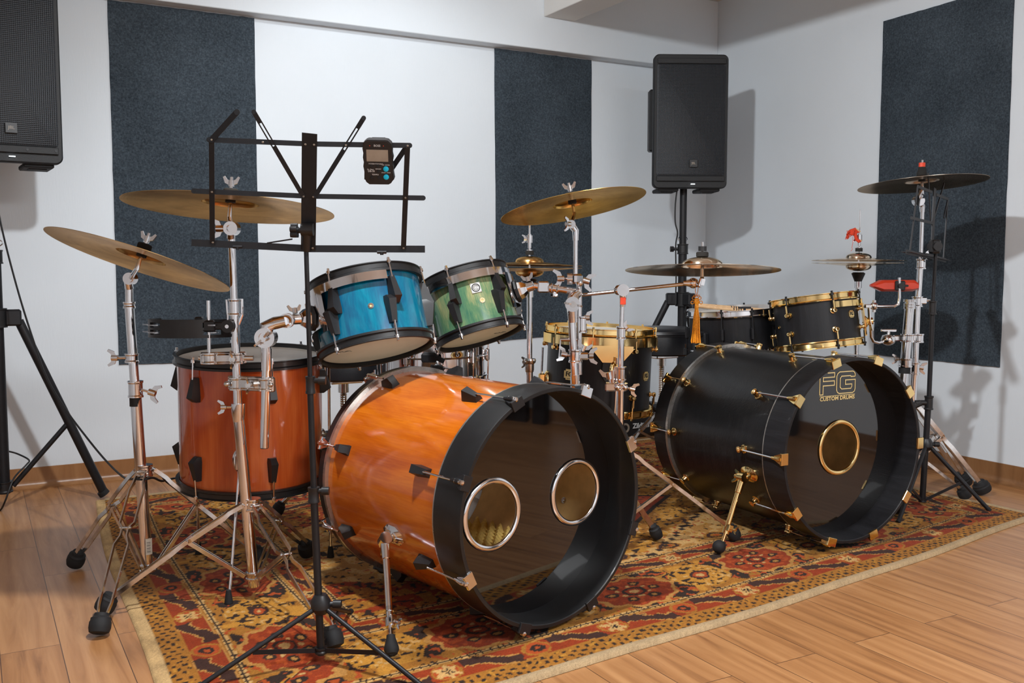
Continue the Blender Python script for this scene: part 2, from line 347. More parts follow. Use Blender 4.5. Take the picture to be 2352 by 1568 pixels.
def skirt(name, a, b, inn, mat):
    # vinyl flooring coved up the wall: quarter-round foot, thin upstand
    a, b, inn = V3(a), V3(b), V3(inn); r = 0.028; prof = []
    for k in range(9):
        t = PI/2*k/8; prof.append((0.004+r-r*math.sin(t), 0.001+r-r*math.cos(t)))
    prof += [(0.004, 0.082), (0.0, 0.083), (0.0, 0.0), (0.004+r, 0.0)]
    vs = [p+inn*x+UP*z for p in (a, b) for x, z in prof]; n = len(prof)
    fs = [(i, (i+1) % n, n+(i+1) % n, n+i) for i in range(n)]+[tuple(range(n)), tuple(range(2*n-1, n-1, -1))]
    st(name, MB().add(vs, fs), mat)
skirt('baseboard_back', (X0, Y1, 0), (X1, Y1, 0), (0, -1, 0), 'vinyl_skirt_x')
skirt('baseboard_right', (X1, Y0, 0), (X1, Y1, 0), (-1, 0, 0), 'vinyl_skirt_y')
skirt('baseboard_left', (X0, Y0, 0), (X0, Y1, 0), (1, 0, 0), 'vinyl_skirt_y')
skirt('baseboard_front', (X0, Y0, 0), (X1, Y0, 0), (0, 1, 0), 'vinyl_skirt_x')

def felt(pts, nrm, label):
    # felt sheet glued to the wall, edges a little wavy, 6 mm thick
    P = [V3(p) for p in pts]; N_ = V3(nrm); ring = []
    for i in range(4):
        a, b = P[i], P[(i+1) % 4]; k = 24
        for j in range(k):
            q = mix(a, b, j/k); e = (b-a).normalized().cross(N_); ring.append(q+e*random.uniform(-.0012, .0012)*(0 if j == 0 else 1))
    n = len(ring); vs = [q+N_*0.0005 for q in ring]+[q+N_*0.0065 for q in ring]
    fs = [tuple(range(n))[::-1], tuple(range(n, 2*n))]+[(i, (i+1) % n, n+(i+1) % n, n+i) for i in range(n)]
    return tag(MB().add(vs, fs).build('acoustic_panel', 'felt_panel'), label, 'acoustic panel', 'dark felt panels on the walls')
felt([(0.537, Y1, 0.486), (1.130, Y1, 0.472), (1.134, Y1, 1.98), (0.537, Y1, 1.98)], (0, -1, 0), 'wide dark grey felt panel on the back wall behind the black music stand')
felt([(2.340, Y1, 0.516), (2.920, Y1, 0.540), (2.909, Y1, 1.98), (2.330, Y1, 1.98)], (0, -1, 0), 'dark grey felt panel on the back wall between the green tom and the tall loudspeaker')
felt([(X1, 3.116, 0.483), (X1, 2.478, 0.481), (X1, 2.478, 2.03), (X1, 3.116, 2.017)], (-1, 0, 0), 'dark grey felt panel on the right wall behind the black kit cymbals')
# dark panel and posts out of view, added for the bass drum heads to mirror
st('mirrored_panel_1', MB().box((X1-.02, -.36, 1.02), (.036, .92, 2.04), b=.003), 'black_metal')
st('mirrored_post_1', MB().box((X1-.025, .195, 1.06), (.05, .09, 2.12), b=.003), 'black_metal')
st('mirrored_post_2', MB().box((X1-.025, .50, 1.06), (.05, .06, 2.12), b=.003), 'black_metal')
for i, ((lx, ly), sx, sy, pw, colr) in enumerate(FILL_LIGHTS):  # housing and glowing panel made up for the added fill light
    t = thing('fill_light', 'long flat fill light added on the ceiling behind the camera', 'lamp', (lx, ly, CEIL))
    MB().box((lx, ly, CEIL-.016), (sx+.04, sy+.04, .03), b=.004).build('fill_light_body', 'white_paint', t)
    MB().box((lx, ly, CEIL-.036), (sx, sy, .01), b=.002).build('fill_light_panel', 'fill_light_panel', t)
for i, (p, aim, pw, rad, cone) in enumerate(SPOTS):
    p = V3(p); d = (V3(aim)-p).normalized(); t = thing('spot_lamp', ['small white spot lamp on the ceiling aimed at the back wall', 'small white spot lamp on the ceiling above the black music stand'][i], 'lamp', (p.x, p.y, CEIL))
    F = frame(p, d); MB().lathe([(.040, -.01), (.042, -.012), (.030, -.07), (0, -.078), (0, -.074), (.027, -.067), (.038, -.012)], F, 32).build('lamp_shade', 'white_paint', t)
    MB().rod(p-d*.072, (p.x, p.y, CEIL), .012, 12).build('lamp_stem', 'white_paint', t)

# ---------------------------------------------------------------- the rug: woven pattern as a colour per knot
def make_rug():
    st_ = 0.0045
    # corners follow the floor: front-left, front-right, back-right, back-left
    FL, FR, BR, BL = np.array((0.285, 1.70)), np.array((3.325, 2.045)), np.array((3.22, 3.97)), np.array((0.383, 3.95))
    Lu, Lv = 3.0, 2.12
    nu, nv = int(Lu/st_)+1, int(Lv/st_)+1
    U, Vv = np.meshgrid(np.linspace(0, Lu, nu), np.linspace(0, Lv, nv), indexing='ij')
    u, v = U/Lu, Vv/Lv
    bow = lambda t: -0.055*np.sin(np.pi*np.clip(t, 0, 1))**1.0
    X = (1-u)*(1-v)*FL[0]+u*(1-v)*FR[0]+u*v*BR[0]+(1-u)*v*BL[0]
    Y = (1-u)*(1-v)*FL[1]+u*(1-v)*FR[1]+u*v*BR[1]+(1-u)*v*BL[1] + (1-v)*bow(u)
    X = X + (1-u)*0.012*np.sin(v*7.0) ; Y = Y + (1-v)*0.004*np.sin(u*23)
    rng = np.random.RandomState(5)
    def noise(s, seed):
        r = np.random.RandomState(seed); gx, gy = int(Lu/s)+3, int(Lv/s)+3; g = r.rand(gx, gy)
        x, y = U/s, Vv/s; i, j = x.astype(int), y.astype(int); fx, fy = x-i, y-j; fx = fx*fx*(3-2*fx); fy = fy*fy*(3-2*fy)
        return (g[i, j]*(1-fx)*(1-fy)+g[i+1, j]*fx*(1-fy)+g[i, j+1]*(1-fx)*fy+g[i+1, j+1]*fx*fy)
    n3, n6, n15 = noise(.012, 1), noise(.035, 2), noise(.12, 3)
    jit = (n3-.5)*.010+(n6-.5)*.012
    Z = 0.0085+0.0009*(n3-.5)+0.004*np.clip(n15-.6, 0, 1)
    dl, dr, df, db = U, Lu-U, Vv, Lv-Vv
    d = np.minimum(np.minimum(dl, dr), np.minimum(df, db))
    along = np.where((d == df) | (d == db), U, Vv+0.31)
    C = {k: np.array(srgb(*c)[:3]) for k, c in dict(bind=(186, 158, 120), cream=(204, 160, 98), ochre=(166, 108, 38), gold=(190, 132, 48), red=(148, 54, 18), brick=(174, 74, 28),
         dark=(50, 34, 26), plum=(64, 38, 30), tan=(186, 132, 66)).items()}
    col = np.zeros(U.shape+(3,)); col[:] = C['ochre']
    def put(m, c): col[m] = C[c]
    def ell(a, b, ca, cb, ra, rb, p=2.0): return (np.abs((a-ca)/ra)**p+np.abs((b-cb)/rb)**p)
    dj = d+jit*.5; al = along+jit
    def rep(x, P): return (x % P)-P/2
    # main border ground and its motifs
    m = (dj > .185)&(dj < .415); put(m, 'ochre'); put(m & (n6 > .62), 'gold'); 
    put(m & (n3 > .72) & (n6 < .5), 'dark')
    b0 = d-.30; P = .50; a0 = rep(al, P); k0 = np.floor(al/P).astype(int)
    r = np.sqrt((a0/.118)**2+(b0/.088)**2)+(n6-.5)*.12
    th = np.arctan2(b0/.088, a0/.118)
    scal = 1+.07*np.cos(th*10)
    halo = m & (r < 1.75) & (r > 1.12); put(halo & ((n6+.25*np.cos(th*7)) > .42), 'dark'); put(halo & (n3 > .66), 'brick')
    put(m & (r < 1.2*scal), 'tan'); put(m & (r < 1.06*scal), 'red'); put(m & (r < 1.0*scal) & (n3 > .62), 'brick')
    for q in range(6):
        aq = q*PI/3; e = np.hypot(a0/.118-.62*math.cos(aq), b0/.088-.62*math.sin(aq)); put(m & (e < .17), 'dark'); put(m & (e < .08), 'tan')
        e2 = np.hypot(a0/.118-.42*math.cos(aq+.5), (b0/.088-.42*math.sin(aq+.5))); put(m & (e2 < .07), 'cream')
    put(m & (r < .30), 'dark'); put(m & (r < .20), 'red'); put(m & (r < .10), 'cream')
    a1 = rep(al+P/2, P); r1 = np.sqrt((a1/.10)**2+(b0/.085)**2)+(n6-.5)*.2
    put(m & (r1 < 1.0), 'gold'); put(m & (r1 < .95) & (n3 > .7), 'dark'); put(m & (r1 < .95) & (n3 < .24), 'cream'); put(m & (r1 < .34), 'plum'); put(m & (r1 < .22), 'brick'); put(m & (r1 < .1), 'cream')
    # leaf scrolls between them
    for s_ in (-1, 1):
        e = np.abs(b0-s_*(.055*np.cos(al*2*PI/P*1.0)+.02))+(n6-.5)*.02; put(m & (e < .014) & (r > 1.25) & (r1 > 1.05), 'dark')
        fl = np.hypot(rep(al+.11*s_, P/2)/.016, (b0-s_*.066)/.014); put(m & (fl < 1.3) & (r > 1.3) & (r1 > 1.05), 'brick'); put(m & (fl < .6) & (r > 1.3) & (r1 > 1.05), 'cream')
    # red guard stripes, outer and inner, with leaf and rosette
    for lo, hi in ((.088, .172), (.428, .498)):
        g = (dj > lo)&(dj < hi); put(g, 'red'); c = (lo+hi)/2; P2 = .235; a2 = rep(al, P2); bb = (d-c)/((hi-lo)/2)
        put(g & (np.abs(bb) > .86), 'tan'); put(g & (np.abs(bb) > .95), 'ochre')
        z = np.abs(bb-.55*np.sin((a2/P2)*2*PI*1.0))+(n3-.5)*.3; put(g & (z < .42) & (np.abs(a2) > .045), 'plum'); put(g & (z < .55) & (z > .42) & (np.abs(a2) > .045), 'tan')
        e = np.hypot(a2/.034, bb/.8); put(g & (e < 1.1), 'ochre'); put(g & (e < .9), 'brick'); put(g & (e < .55), 'dark'); put(g & (e < .25), 'brick')
        a3 = rep(al+P2/2, P2*2); e = np.hypot(a3/.03, bb/.75)+.25*np.cos(6*np.arctan2(bb, a3/.03)); put(g & (e < .85), 'cream'); put(g & (e < .25), 'dark')
    for c in (.180, .420, .505):
        g = np.abs(dj-c) < .0075; put(g, 'cream'); put(g & (np.abs(d-c) < .002), 'dark'); put(g & ((al % .018) < .004), 'dark')
    # outer ochre guard with small dark combs, binding
    g = (d > .03)&(d < .084); put(g, 'ochre'); sp = (np.abs(rep(al, .021)) < .0048)&(np.abs(rep(d+np.floor(al/.021)*.009, .024)) < .006); put(g & sp, 'dark'); put(g & ~sp & (n3 > .8), 'gold')
    # field
    fd = dj > .512; put(fd, 'cream'); put(fd & (n6 < .40), 'tan'); put(fd & (n3 > .70) & (n15 > .45), 'gold')
    fu, fv = U-Lu/2, Vv-Lv/2
    put(fd & (n3 < .2) & (n6 > .5), 'brick'); put(fd & (n3 > .80) & (n6 < .45), 'dark'); 
    a4, b4 = rep(fu+jit, .22), rep(fv+jit, .20); e = np.hypot(a4/.045, b4/.03); put(fd & (e < 1.1), 'ochre'); put(fd & (e < .9) & (e > .55), 'plum'); put(fd & (e < .28), 'brick')
    qa = np.floor(np.abs(fu)/.022)*.022; qb = np.floor(np.abs(fv)/.022)*.022; q = qa/1.02+qb/.62
    put(fd & (np.abs(q-.86) < .013), 'dark'); cm = fd & (q < .8); put(cm & (n6 > .45), 'gold'); put(cm & (n6 <= .45), 'ochre'); put(cm & (n3 > .76), 'dark'); put(cm & (n3 < .16), 'cream')
    q2 = np.abs(fu)/.55+np.abs(fv)/.36; q2 = np.round(q2*16)/16; put(cm & (q2 < 1), 'red'); put(cm & (q2 < .9) & (n3 > .7), 'dark'); put(cm & (q2 < .9) & (n6 < .3), 'tan'); put(cm & (np.abs(q2-1) < .06), 'dark')
    # corner spandrels
    sp_ = fd & (np.abs(fu)/.98+np.abs(fv)/.56 > 1.42); put(sp_, 'ochre'); put(sp_ & (n6 > .55), 'red'); put(sp_ & (n3 > .74), 'dark'); put(sp_ & (n3 < .2), 'gold')
    # edge cord (front and back) and the cream fringe side (left, right)
    put(d < .028, 'bind'); put((dl < .034) & (d > .004), 'cream'); 
    g = (dl < .034); col[g] = np.array(srgb(204, 168, 116)[:3])*(0.86+.28*n6[g][:, None])
    col *= (0.80+0.22*rng.rand(*U.shape)+.16*(n6-.5))[..., None]
    ZZ = np.where(d < .028, 0.0075+.004*np.sqrt(np.clip(1-((d-.014)/.014)**2, 0, 1)), Z); ZZ = np.where(dl < .034, np.minimum(ZZ, .0055+.0015*n6), ZZ)
    ZZ = np.where(d < 1e-6, 0.001, ZZ)
    vs = np.stack([X, Y, ZZ], -1).reshape(-1, 3)
    idx = np.arange(nu*nv).reshape(nu, nv); q = np.stack([idx[:-1, :-1], idx[1:, :-1], idx[1:, 1:], idx[:-1, 1:]], -1).reshape(-1, 4)
    me = bpy.data.meshes.new('rug'); me.vertices.add(len(vs)); me.vertices.foreach_set('co', vs.ravel())
    me.loops.add(q.size); me.loops.foreach_set('vertex_index', q.ravel()); me.polygons.add(len(q))
    me.polygons.foreach_set('loop_start', np.arange(0, q.size, 4)); me.update(); me.validate()
    ca = me.color_attributes.new('weave', 'FLOAT_COLOR', 'POINT'); ca.data.foreach_set('color', np.concatenate([col.reshape(-1, 3), np.ones((len(vs), 1))], 1).ravel().astype(np.float32))
    N = NT('rug_pile'); at = N.n('ShaderNodeAttribute'); at.attribute_name = 'weave'
    v_ = N.co('Object'); no = N.n('ShaderNodeTexNoise', Scale=420.0, Detail=2.0); N.l(v_, no.inputs['Vector'])
    mx = N.n('ShaderNodeMix', data_type='RGBA', blend_type='MULTIPLY'); mx.inputs[0].default_value = 0.5; N.l(at.outputs['Color'], mx.inputs[6])
    N.l(N.ramp(no.outputs[0], [(0.3, (.45, .45, .45, 1)), (0.6, (1, 1, 1, 1))]), mx.inputs[7]); N.l(mx.outputs[2], N.b.inputs['Base Color'])
    N.b.inputs['Roughness'].default_value = 0.95; N.b.inputs['Sheen Weight'].default_value = 0.05; N.b.inputs['Specular IOR Level'].default_value = 0.1; N.bump(no.outputs[0], 0.6, 0.003)
    me.materials.append(MAT['rug_pile']); me.polygons.foreach_set('use_smooth', [True]*len(me.polygons))
    o = bpy.data.objects.new('rug', me); COL.objects.link(o)
    tag(o, 'large oriental rug in ochre, red and brown under both drum kits', 'rug')
make_rug()

# ---------------------------------------------------------------- drum and stand hardware
def disc_x(F, a, r, z): return F @ Vector((r*math.cos(a), r*math.sin(a), z))
def at_shell(F, a, R, z, s):
    # frame on the shell: X round the shell, Y along the shell (s=+1 up the axis, -1 down), Z outward
    n = F.to_3x3() @ Vector((math.cos(a), math.sin(a), 0)); ax = F.to_3x3() @ Vector((0, 0, 1))*s; o = disc_x(F, a, R, z); x = ax.cross(n)
    return Matrix(((x.x, ax.x, n.x, o.x), (x.y, ax.y, n.y, o.y), (x.z, ax.z, n.z, o.z), (0, 0, 0, 1)))
def hoop_prof(R, s, z, kind):
    if kind == 'deep': pr = [(.002, -.011), (.012, -.011), (.012, -.005), (.0075, -.002), (.0075, .010), (.011, .012), (.011, .0145), (.002, .0145), (.003, .005)]
    elif kind == 'thin': pr = [(.002, -.010), (.011, -.010), (.012, -.006), (.006, -.003), (.0055, .013), (.011, .015), (.011, .0175), (.003, .017), (.003, .006)]
    return [(R+r, z+s*q) for r, q in pr]
def wedge_lug(mb, F, L=.052, k=1.0):
    q = lambda y, w, z, t: [F @ Vector(p) for p in ((-w, y, -.002), (w, y, -.002), (t, y, z), (-t, y, z))]
    a, b, c = q(0, .0105*k, .013*k, .006*k), q(L*.80, .0135*k, .027*k, .0095*k), q(L, .0125*k, .010*k, .008*k)
    return mb.add(a+b+c, [(3, 2, 1, 0), (0, 1, 5, 4), (1, 2, 6, 5), (2, 3, 7, 6), (3, 0, 4, 7), (4, 5, 9, 8), (5, 6, 10, 9), (6, 7, 11, 10), (7, 4, 8, 11), (8, 9, 10, 11)])
def post_lug(mb, F, L=.036):
    # turned post on a washer with a threaded tube pointing to the hoop (-Y)
    mb.lathe([(0, 0), (.0105, 0), (.0105, .003), (.0062, .004), (.0055, .010), (.0085, .012), (.0090, .018), (.0070, .0225), (0, .024)], F, 20)
    mb.rod(F @ Vector((0, 0, .0165)), F @ Vector((0, -L, .0165)), .0036, 12); return mb
def drum(name, label, cat, F, R, h, shell, hoop, lug, lugm, n, ph, th, bh, hk='deep', group=None, sides=(1, -1), lug_in=.034, rodm='chrome', skip=(), nut='chrome', lg=1.0, boff=0.0):
    t = thing(name, label, cat, None, group, F)
    MB().lathe([(R, 0.003), (R, h-.003), (R-.004, h), (R-.007, h-.003), (R-.007, .003), (R-.004, 0)], F, 96).build('shell', shell, t)
    for s, z, hm, nm in ((1, h, th, 'top_head'), (-1, 0, bh, 'bottom_head')):
        MB().lathe([(0, z+s*.0035), (R*.5, z+s*.0035), (R-.006, z+s*.0030), (R-.0005, z+s*.0015), (R+.0025, z-s*.004)], F, 80, closed=False).build(nm, hm, t)
        MB().lathe(hoop_prof(R, s, z, hk), F, 96).build('top_hoop' if s > 0 else 'bottom_hoop', hoop, t)
    for k in range(n):
        for s in sides:
            a = ph+2*PI*k/n+(boff if s < 0 else 0)
            if (k, s) in skip: continue
            zl = (h-lug_in) if s > 0 else lug_in; Fa = at_shell(F, a, R, zl, -s); mb = MB()
            if lug == 'wedge': wedge_lug(mb, Fa, .054*lg, .55+.5*lg*.8)
            elif lug == 'tube': mb.tube([Fa @ Vector(p) for p in ((0, -.004, .007), (0, .0, .010), (0, .03, .010), (0, .034, .007))], [.004, .0075, .0075, .004], 12); mb.box(Fa @ Vector((0, .015, .004)), (.012, .03, .008), Fa, .001)
            else: post_lug(mb, at_shell(F, a, R, zl-s*.018, -s))
            lo = mb.build('lug', lugm, t)
            zz = (h+.017) if s > 0 else -.017; off = .0135
            mb = MB(); q0 = disc_x(F, a, R+off, zl-s*.004); q1 = disc_x(F, a, R+.0105, zz); mb.rod(q0, q1, .0026, 8)
            e = (q1-q0).normalized(); mb.rod(q1-e*.009, q1-e*.001, .0062, 12); mb.box(q1+e*.003, (.0062, .0062, .008), frame((0, 0, 0), e), .0005)
            mb.build('tension_rod', rodm, t)
    return t
def wingnut(mb, c, ax, w, s=1.0):
    # hub along ax with two ears spread along w
    ax = V3(ax).normalized(); w = V3(w); w = (w-ax*w.dot(ax)).normalized(); c = V3(c); F = frame(c, ax.cross(w), w)
    mb.rod(c-ax*.006*s, c+ax*.010*s, .0075*s, 12)
    for k in (-1, 1):
        pts = [(k*.005*s, -.002*s), (k*.016*s, .003*s), (k*.022*s, .018*s), (k*.017*s, .021*s), (k*.010*s, .012*s), (k*.004*s, .010*s)]
        if k < 0: pts = pts[::-1]
        X = Matrix(((w.x, ax.x, 0, 0), (w.y, ax.y, 0, 0), (w.z, ax.z, 0, 0), (0, 0, 0, 1))); nn = w.cross(ax)
        vs = [c+w*x+ax*y+nn*z*.002*s for z in (-1, 1) for x, y in pts]; m = len(pts)
        mb.add(vs, [tuple(range(m))[::-1], tuple(range(m, 2*m))]+[(i, (i+1) % m, m+(i+1) % m, m+i) for i in range(m)])
    return mb
def collar(mb, p, ax, r, h, flange=0.002):
    p = V3(p); F = frame(p, ax)
    return mb.lathe([(0, -h/2), (r+flange, -h/2), (r+flange, -h/2+.004), (r, -h/2+.007), (r, h/2-.007), (r+flange, h/2-.004), (r+flange, h/2), (0, h/2)], F, 24)
def cymbal(label, c, n, R, mat, name='crash_cymbal', cat='cymbal', bell=.019, group=None, lower=False, bow=.012):
    F = frame(c, n); k = R/.229; rb = .062*k; zb = bow*k; zt = zb+bell*k; pr = []
    for i in range(0, 8): a = PI/2*i/7; pr.append((max(.0055, rb*math.sin(a)), zb+(zt-zb)*math.cos(a)**.8 if i < 7 else zb))
    for i in range(1, 13): t = i/12; pr.append((rb+(R-rb)*t, zb*(1-t)**1.15))
    if lower: pr = [(r, -z) for r, z in pr]
    s = -1 if lower else 1
    prof = pr+[(r, z-s*.0012) for r, z in pr[::-1]]
    me = MB().lathe(prof, Matrix.Identity(4), 128)
    o = me.build(name, mat, None, sharp=50); o.matrix_basis = F; tag(o, label, cat, group); return o
def cym_mount(t, joint, c, n, R, wing=True, wdir=(1, 0, 0), rm='chrome', wm='chrome', hz=.031):
    n = V3(n).normalized(); c = V3(c); k = R/.229; top = c+n*(hz*k)
    MB().tube([V3(joint), c-n*.02, c+n*.02, top+n*.045], [.0062, .0058, .0045, .004], 12).build('tilter_rod', rm, t)
    mb = MB(); F = frame(top, n); mb.lathe([(0, .001), (.018, .001), (.0185, .004), (.0185, .013), (.016, .015), (0, .015)], F, 24)
    mb.lathe([(0, -.020), (.013, -.020), (.013, -.008), (.011, -.006), (0, -.006)], F, 20); mb.build('felt_washer', 'felt_dark', t)
    if wing: wingnut(MB(), top+n*.026, n, wdir, 1.0).build('wing_nut', wm, t)
def on_rug(x, y): return .009 if (.36 < x < 3.25 and 1.9 < y < 3.93) or (.33 < x < 2.6 and 1.72 < y < 3.93) else 0.0
def tripod(t, c, feet, zu, zl, leg='chrome_worn', w_=.011, th=.0035, gap=.022, foot='black_rubber', knee=.45, kz=.0, fr=.022, double=True, rc=.022):
    c = V3(c[0], c[1], 0)
    mb = MB(); collar(mb, c+UP*zu, UP, rc, .032); mb.build('leg_collar', 'chrome', t)
    mb = MB(); collar(mb, c+UP*zl, UP, rc, .020); mb.build('brace_collar', leg, t)
    for f in feet:
        gz = on_rug(f[0], f[1]); f = V3(f[0], f[1], 0); d = (f-c).normalized(); sd = UP.cross(d); L = (f-c).length; f = f+UP*gz
        p0 = c+d*(rc+.004)+UP*zu; pe = c+d*(L-.012)+UP*(.045+gz); hb = zu-.0
        kn = c+d*(L*knee)+UP*(zu+(0.045-zu)*knee+.012+kz); mb = MB(); offs = (-1, 1) if double else (0,)
        for s in offs:
            o = sd*s*gap/2; oe = sd*s*gap*.32
            path = [p0+o*.7, mix(p0, kn, .25)+o*.9+UP*.004, mix(p0, kn, .34)+o*1.25, mix(p0, kn, .92)+o*1.25, kn+o*.55, mix(kn, pe, .10)+o*.55, mix(kn, pe, .2)+o*1.2, mix(kn, pe, .86)+o*1.0, pe+oe]
            mb.bar(path, sd.cross(d) if False else UP+d*.9, w_, th)
        mb.rod(kn-sd*gap*.5, kn+sd*gap*.5, .0035, 8); mb.rod(p0-sd*gap*.55, p0+sd*gap*.55, .0035, 8)
        lo = mb.build('leg', leg, t)
        mb = MB(); q0 = c+d*(rc+.004)+UP*zl
        for s in (-1, 1): mb.bar([q0+sd*s*gap*.22, mix(q0, kn, .97)+sd*s*gap*.22], UP+d*.3, w_*.9, th*.8)
        mb.build('brace', leg, t)
        mb = MB(); ax = (f+d*.012+UP*.0-pe).normalized(); F = frame(pe+UP*.004-ax*.006, ax)
        mb.lathe([(0, 0), (fr*.62, 0), (fr*.70, .008), (fr*.92, .012), (fr*.92, .018), (fr, .022), (fr, .036), (fr*.9, .046), (fr*.55, .050), (0, .050)], F, 18)
        mb.build('rubber_foot', foot, lo)
def base_root(name, label, cat, c, group=None): return thing(name, label, cat, (c[0], c[1], 0), group)
def clamp_block(mb, p, q, wz=.022, ww=.026):
    # cast jaw clamp bridging two tubes
    p, q = V3(p), V3(q); d = (q-p); L = d.length; F = frame((0, 0, 0), UP, d)
    mb.box(mix(p, q, .5), (L+.045, ww, wz), F, .004); mb.box(mix(p, q, .5), (L+.05, ww*.55, wz*1.35), F, .003)
    for e in (p, q): collar(mb, e, UP, .019, wz*1.2)
    return mb

# ================================================================ the orange kit
def axis_frame(c, az): n = Vector((math.cos(az), math.sin(az), 0)); x = UP.cross(n); return Matrix(((x.x, 0, n.x, c[0]), (x.y, 0, n.y, c[1]), (x.z, 1, n.z, c[2]), (0, 0, 0, 1)))
def plate_holes(mb, R, holes, z, F, seg=96):
    # round sheet with round holes cut through
    vs = [Vector((R*math.cos(2*PI*i/seg), R*math.sin(2*PI*i/seg))) for i in range(seg)]; ed = [(i, (i+1) % seg) for i in range(seg)]
    for (cx, cy, r) in holes:
        b = len(vs); vs += [Vector((cx+r*math.cos(2*PI*i/48), cy+r*math.sin(2*PI*i/48))) for i in range(48)]; ed += [(b+i, b+(i+1) % 48) for i in range(48)]
    co, _, fa, *_r = geometry.delaunay_2d_cdt(vs, ed, [], 0, 1e-6)
    keep = []
    for f in fa:
        m = sum((co[i] for i in f), Vector((0, 0)))/len(f)
        if m.length > R*1.0: continue
        if any((m-Vector((cx, cy))).length < r*.999 for cx, cy, r in holes): continue
        keep.append(tuple(f))
    return mb.add([F @ Vector((p.x, p.y, z)) for p in co], keep)
def bass(label, F, Rs, L1, L2, shell, band_mat, head, ports, port_mat, rim_rear):
    # F: Z points out of the front; front rim plane at z=0, hoop band to -L1, shell to rear hoop, -L2 = rear edge
    t = thing('bass_drum', label, 'drum', None, None, F); z1, z2 = -L1, -L2+rim_rear
    R = Rs
    MB().lathe([(R, z1+.002), (R-.008, z1+.002), (R-.008, z2-.002), (R, z2-.002)], F, 128).build('shell', shell, t)
    MB().lathe([(R-.0079, z1), (R-.0095, z1), (R-.0095, z2), (R-.0079, z2)], F, 96).build('shell_lining', 'inner_wood', t)
    MB().lathe([(R+.009, 0.001), (R+.010, -.003), (R+.010, z1+.004), (R-.004, z1+.004), (R-.004, z1+.012), (R-.0015, -.004), (R-.001, -.001), (R+.001, .001)], F, 144).build('front_hoop', band_mat, t)
    MB().lathe([(R+.0105, z1+.004), (R+.0105, z1+.0005), (R-.001, z1+.0005), (R-.001, z1+.004)], F, 128).build('hoop_inlay', 'silver_inlay', t)
    MB().lathe([(R+.009, z2-.004), (R+.0105, z2-.006), (R+.0105, -L2+.002), (R+.008, -L2), (R-.003, -L2), (R-.003, z2-.004)], F, 128).build('rear_hoop', band_mat, t)
    MB().lathe([(R+.0115, z2-.004), (R+.0115, z2+.007), (R-.0005, z2+.007), (R-.0005, z2-.004)], F, 128).build('rear_inlay', 'silver_inlay', t)
    plate_holes(MB(), R-.004, [(a, b, r-.006) for a, b, r in ports], z1+.0125, F).build('front_head', head, t)
    MB().lathe([(0, z2-.006), (R-.004, z2-.006)], F, 64, closed=False).build('rear_head', 'head_batter', t)
    for a, b, r in ports:
        pr = [(r-.0075+.0075*math.cos(q), .0145+.0055*math.sin(q)) for q in [2*PI*i/12 for i in range(12)]]
        MB().lathe(pr, F @ Matrix.Translation((a, b, z1)), 64).build('port_ring', port_mat, t)
    return t
def bass_lug(t, F, R, a, z_lug, z_rim, s, kind, clawm):
    # lug on the shell, T-rod across the hoop, claw hooked over the hoop edge; s=+1 front, -1 rear
    Fa = at_shell(F, a, R, z_lug, -s); mb = MB()
    if kind == 'wedge': wedge_lug(mb, Fa @ Matrix.Translation((0, -.020, 0)), .056, 1.1)
    else: post_lug(mb, Fa, .022); mb.lathe([(0, 0), (.014, 0), (.014, .003), (.0100, .005), (.0085, .016), (.0105, .020), (.0105, .025), (0, .028)], Fa, 24)
    mb.build('lug', 'black_plastic' if kind == 'wedge' else 'gold', t)
    ho = .019 if kind == 'wedge' else .0195
    q0 = Fa @ Vector((0, -.016, ho)); Fr = at_shell(F, a, R, z_rim, -s); q1 = Fr @ Vector((0, .012, .021)); mb = MB()
    mb.rod(q0, q1, .0028, 10)
    if kind == 'wedge': mb.rod(mix(q0, q1, .93), q1+(q1-q0).normalized()*.010, .0062, 12); mb.ball(q1+(q1-q0).normalized()*.014, .0065, 10)
    mb.build('tension_rod', 'chrome', t)
    mb = MB()   # claw: barrel, web, hook over the edge
    c_ = Fr
    mb.tube([c_ @ Vector((0, .040, .019)), c_ @ Vector((0, .012, .021)), c_ @ Vector((0, .004, .019))], [.0045, .0075, .0075], 12)
    mb.hexa([c_ @ Vector(p) for p in ((-.006, .034, .010), (.006, .034, .010), (.006, .034, .017), (-.006, .034, .017))], [c_ @ Vector(p) for p in ((-.017, .004, .010), (.017, .004, .010), (.017, .004, .019), (-.017, .004, .019))])
    mb.box(c_ @ Vector((0, -.001, .009)), (.036, .008, .026), c_, .001)
    mb.build('claw', clawm, t)
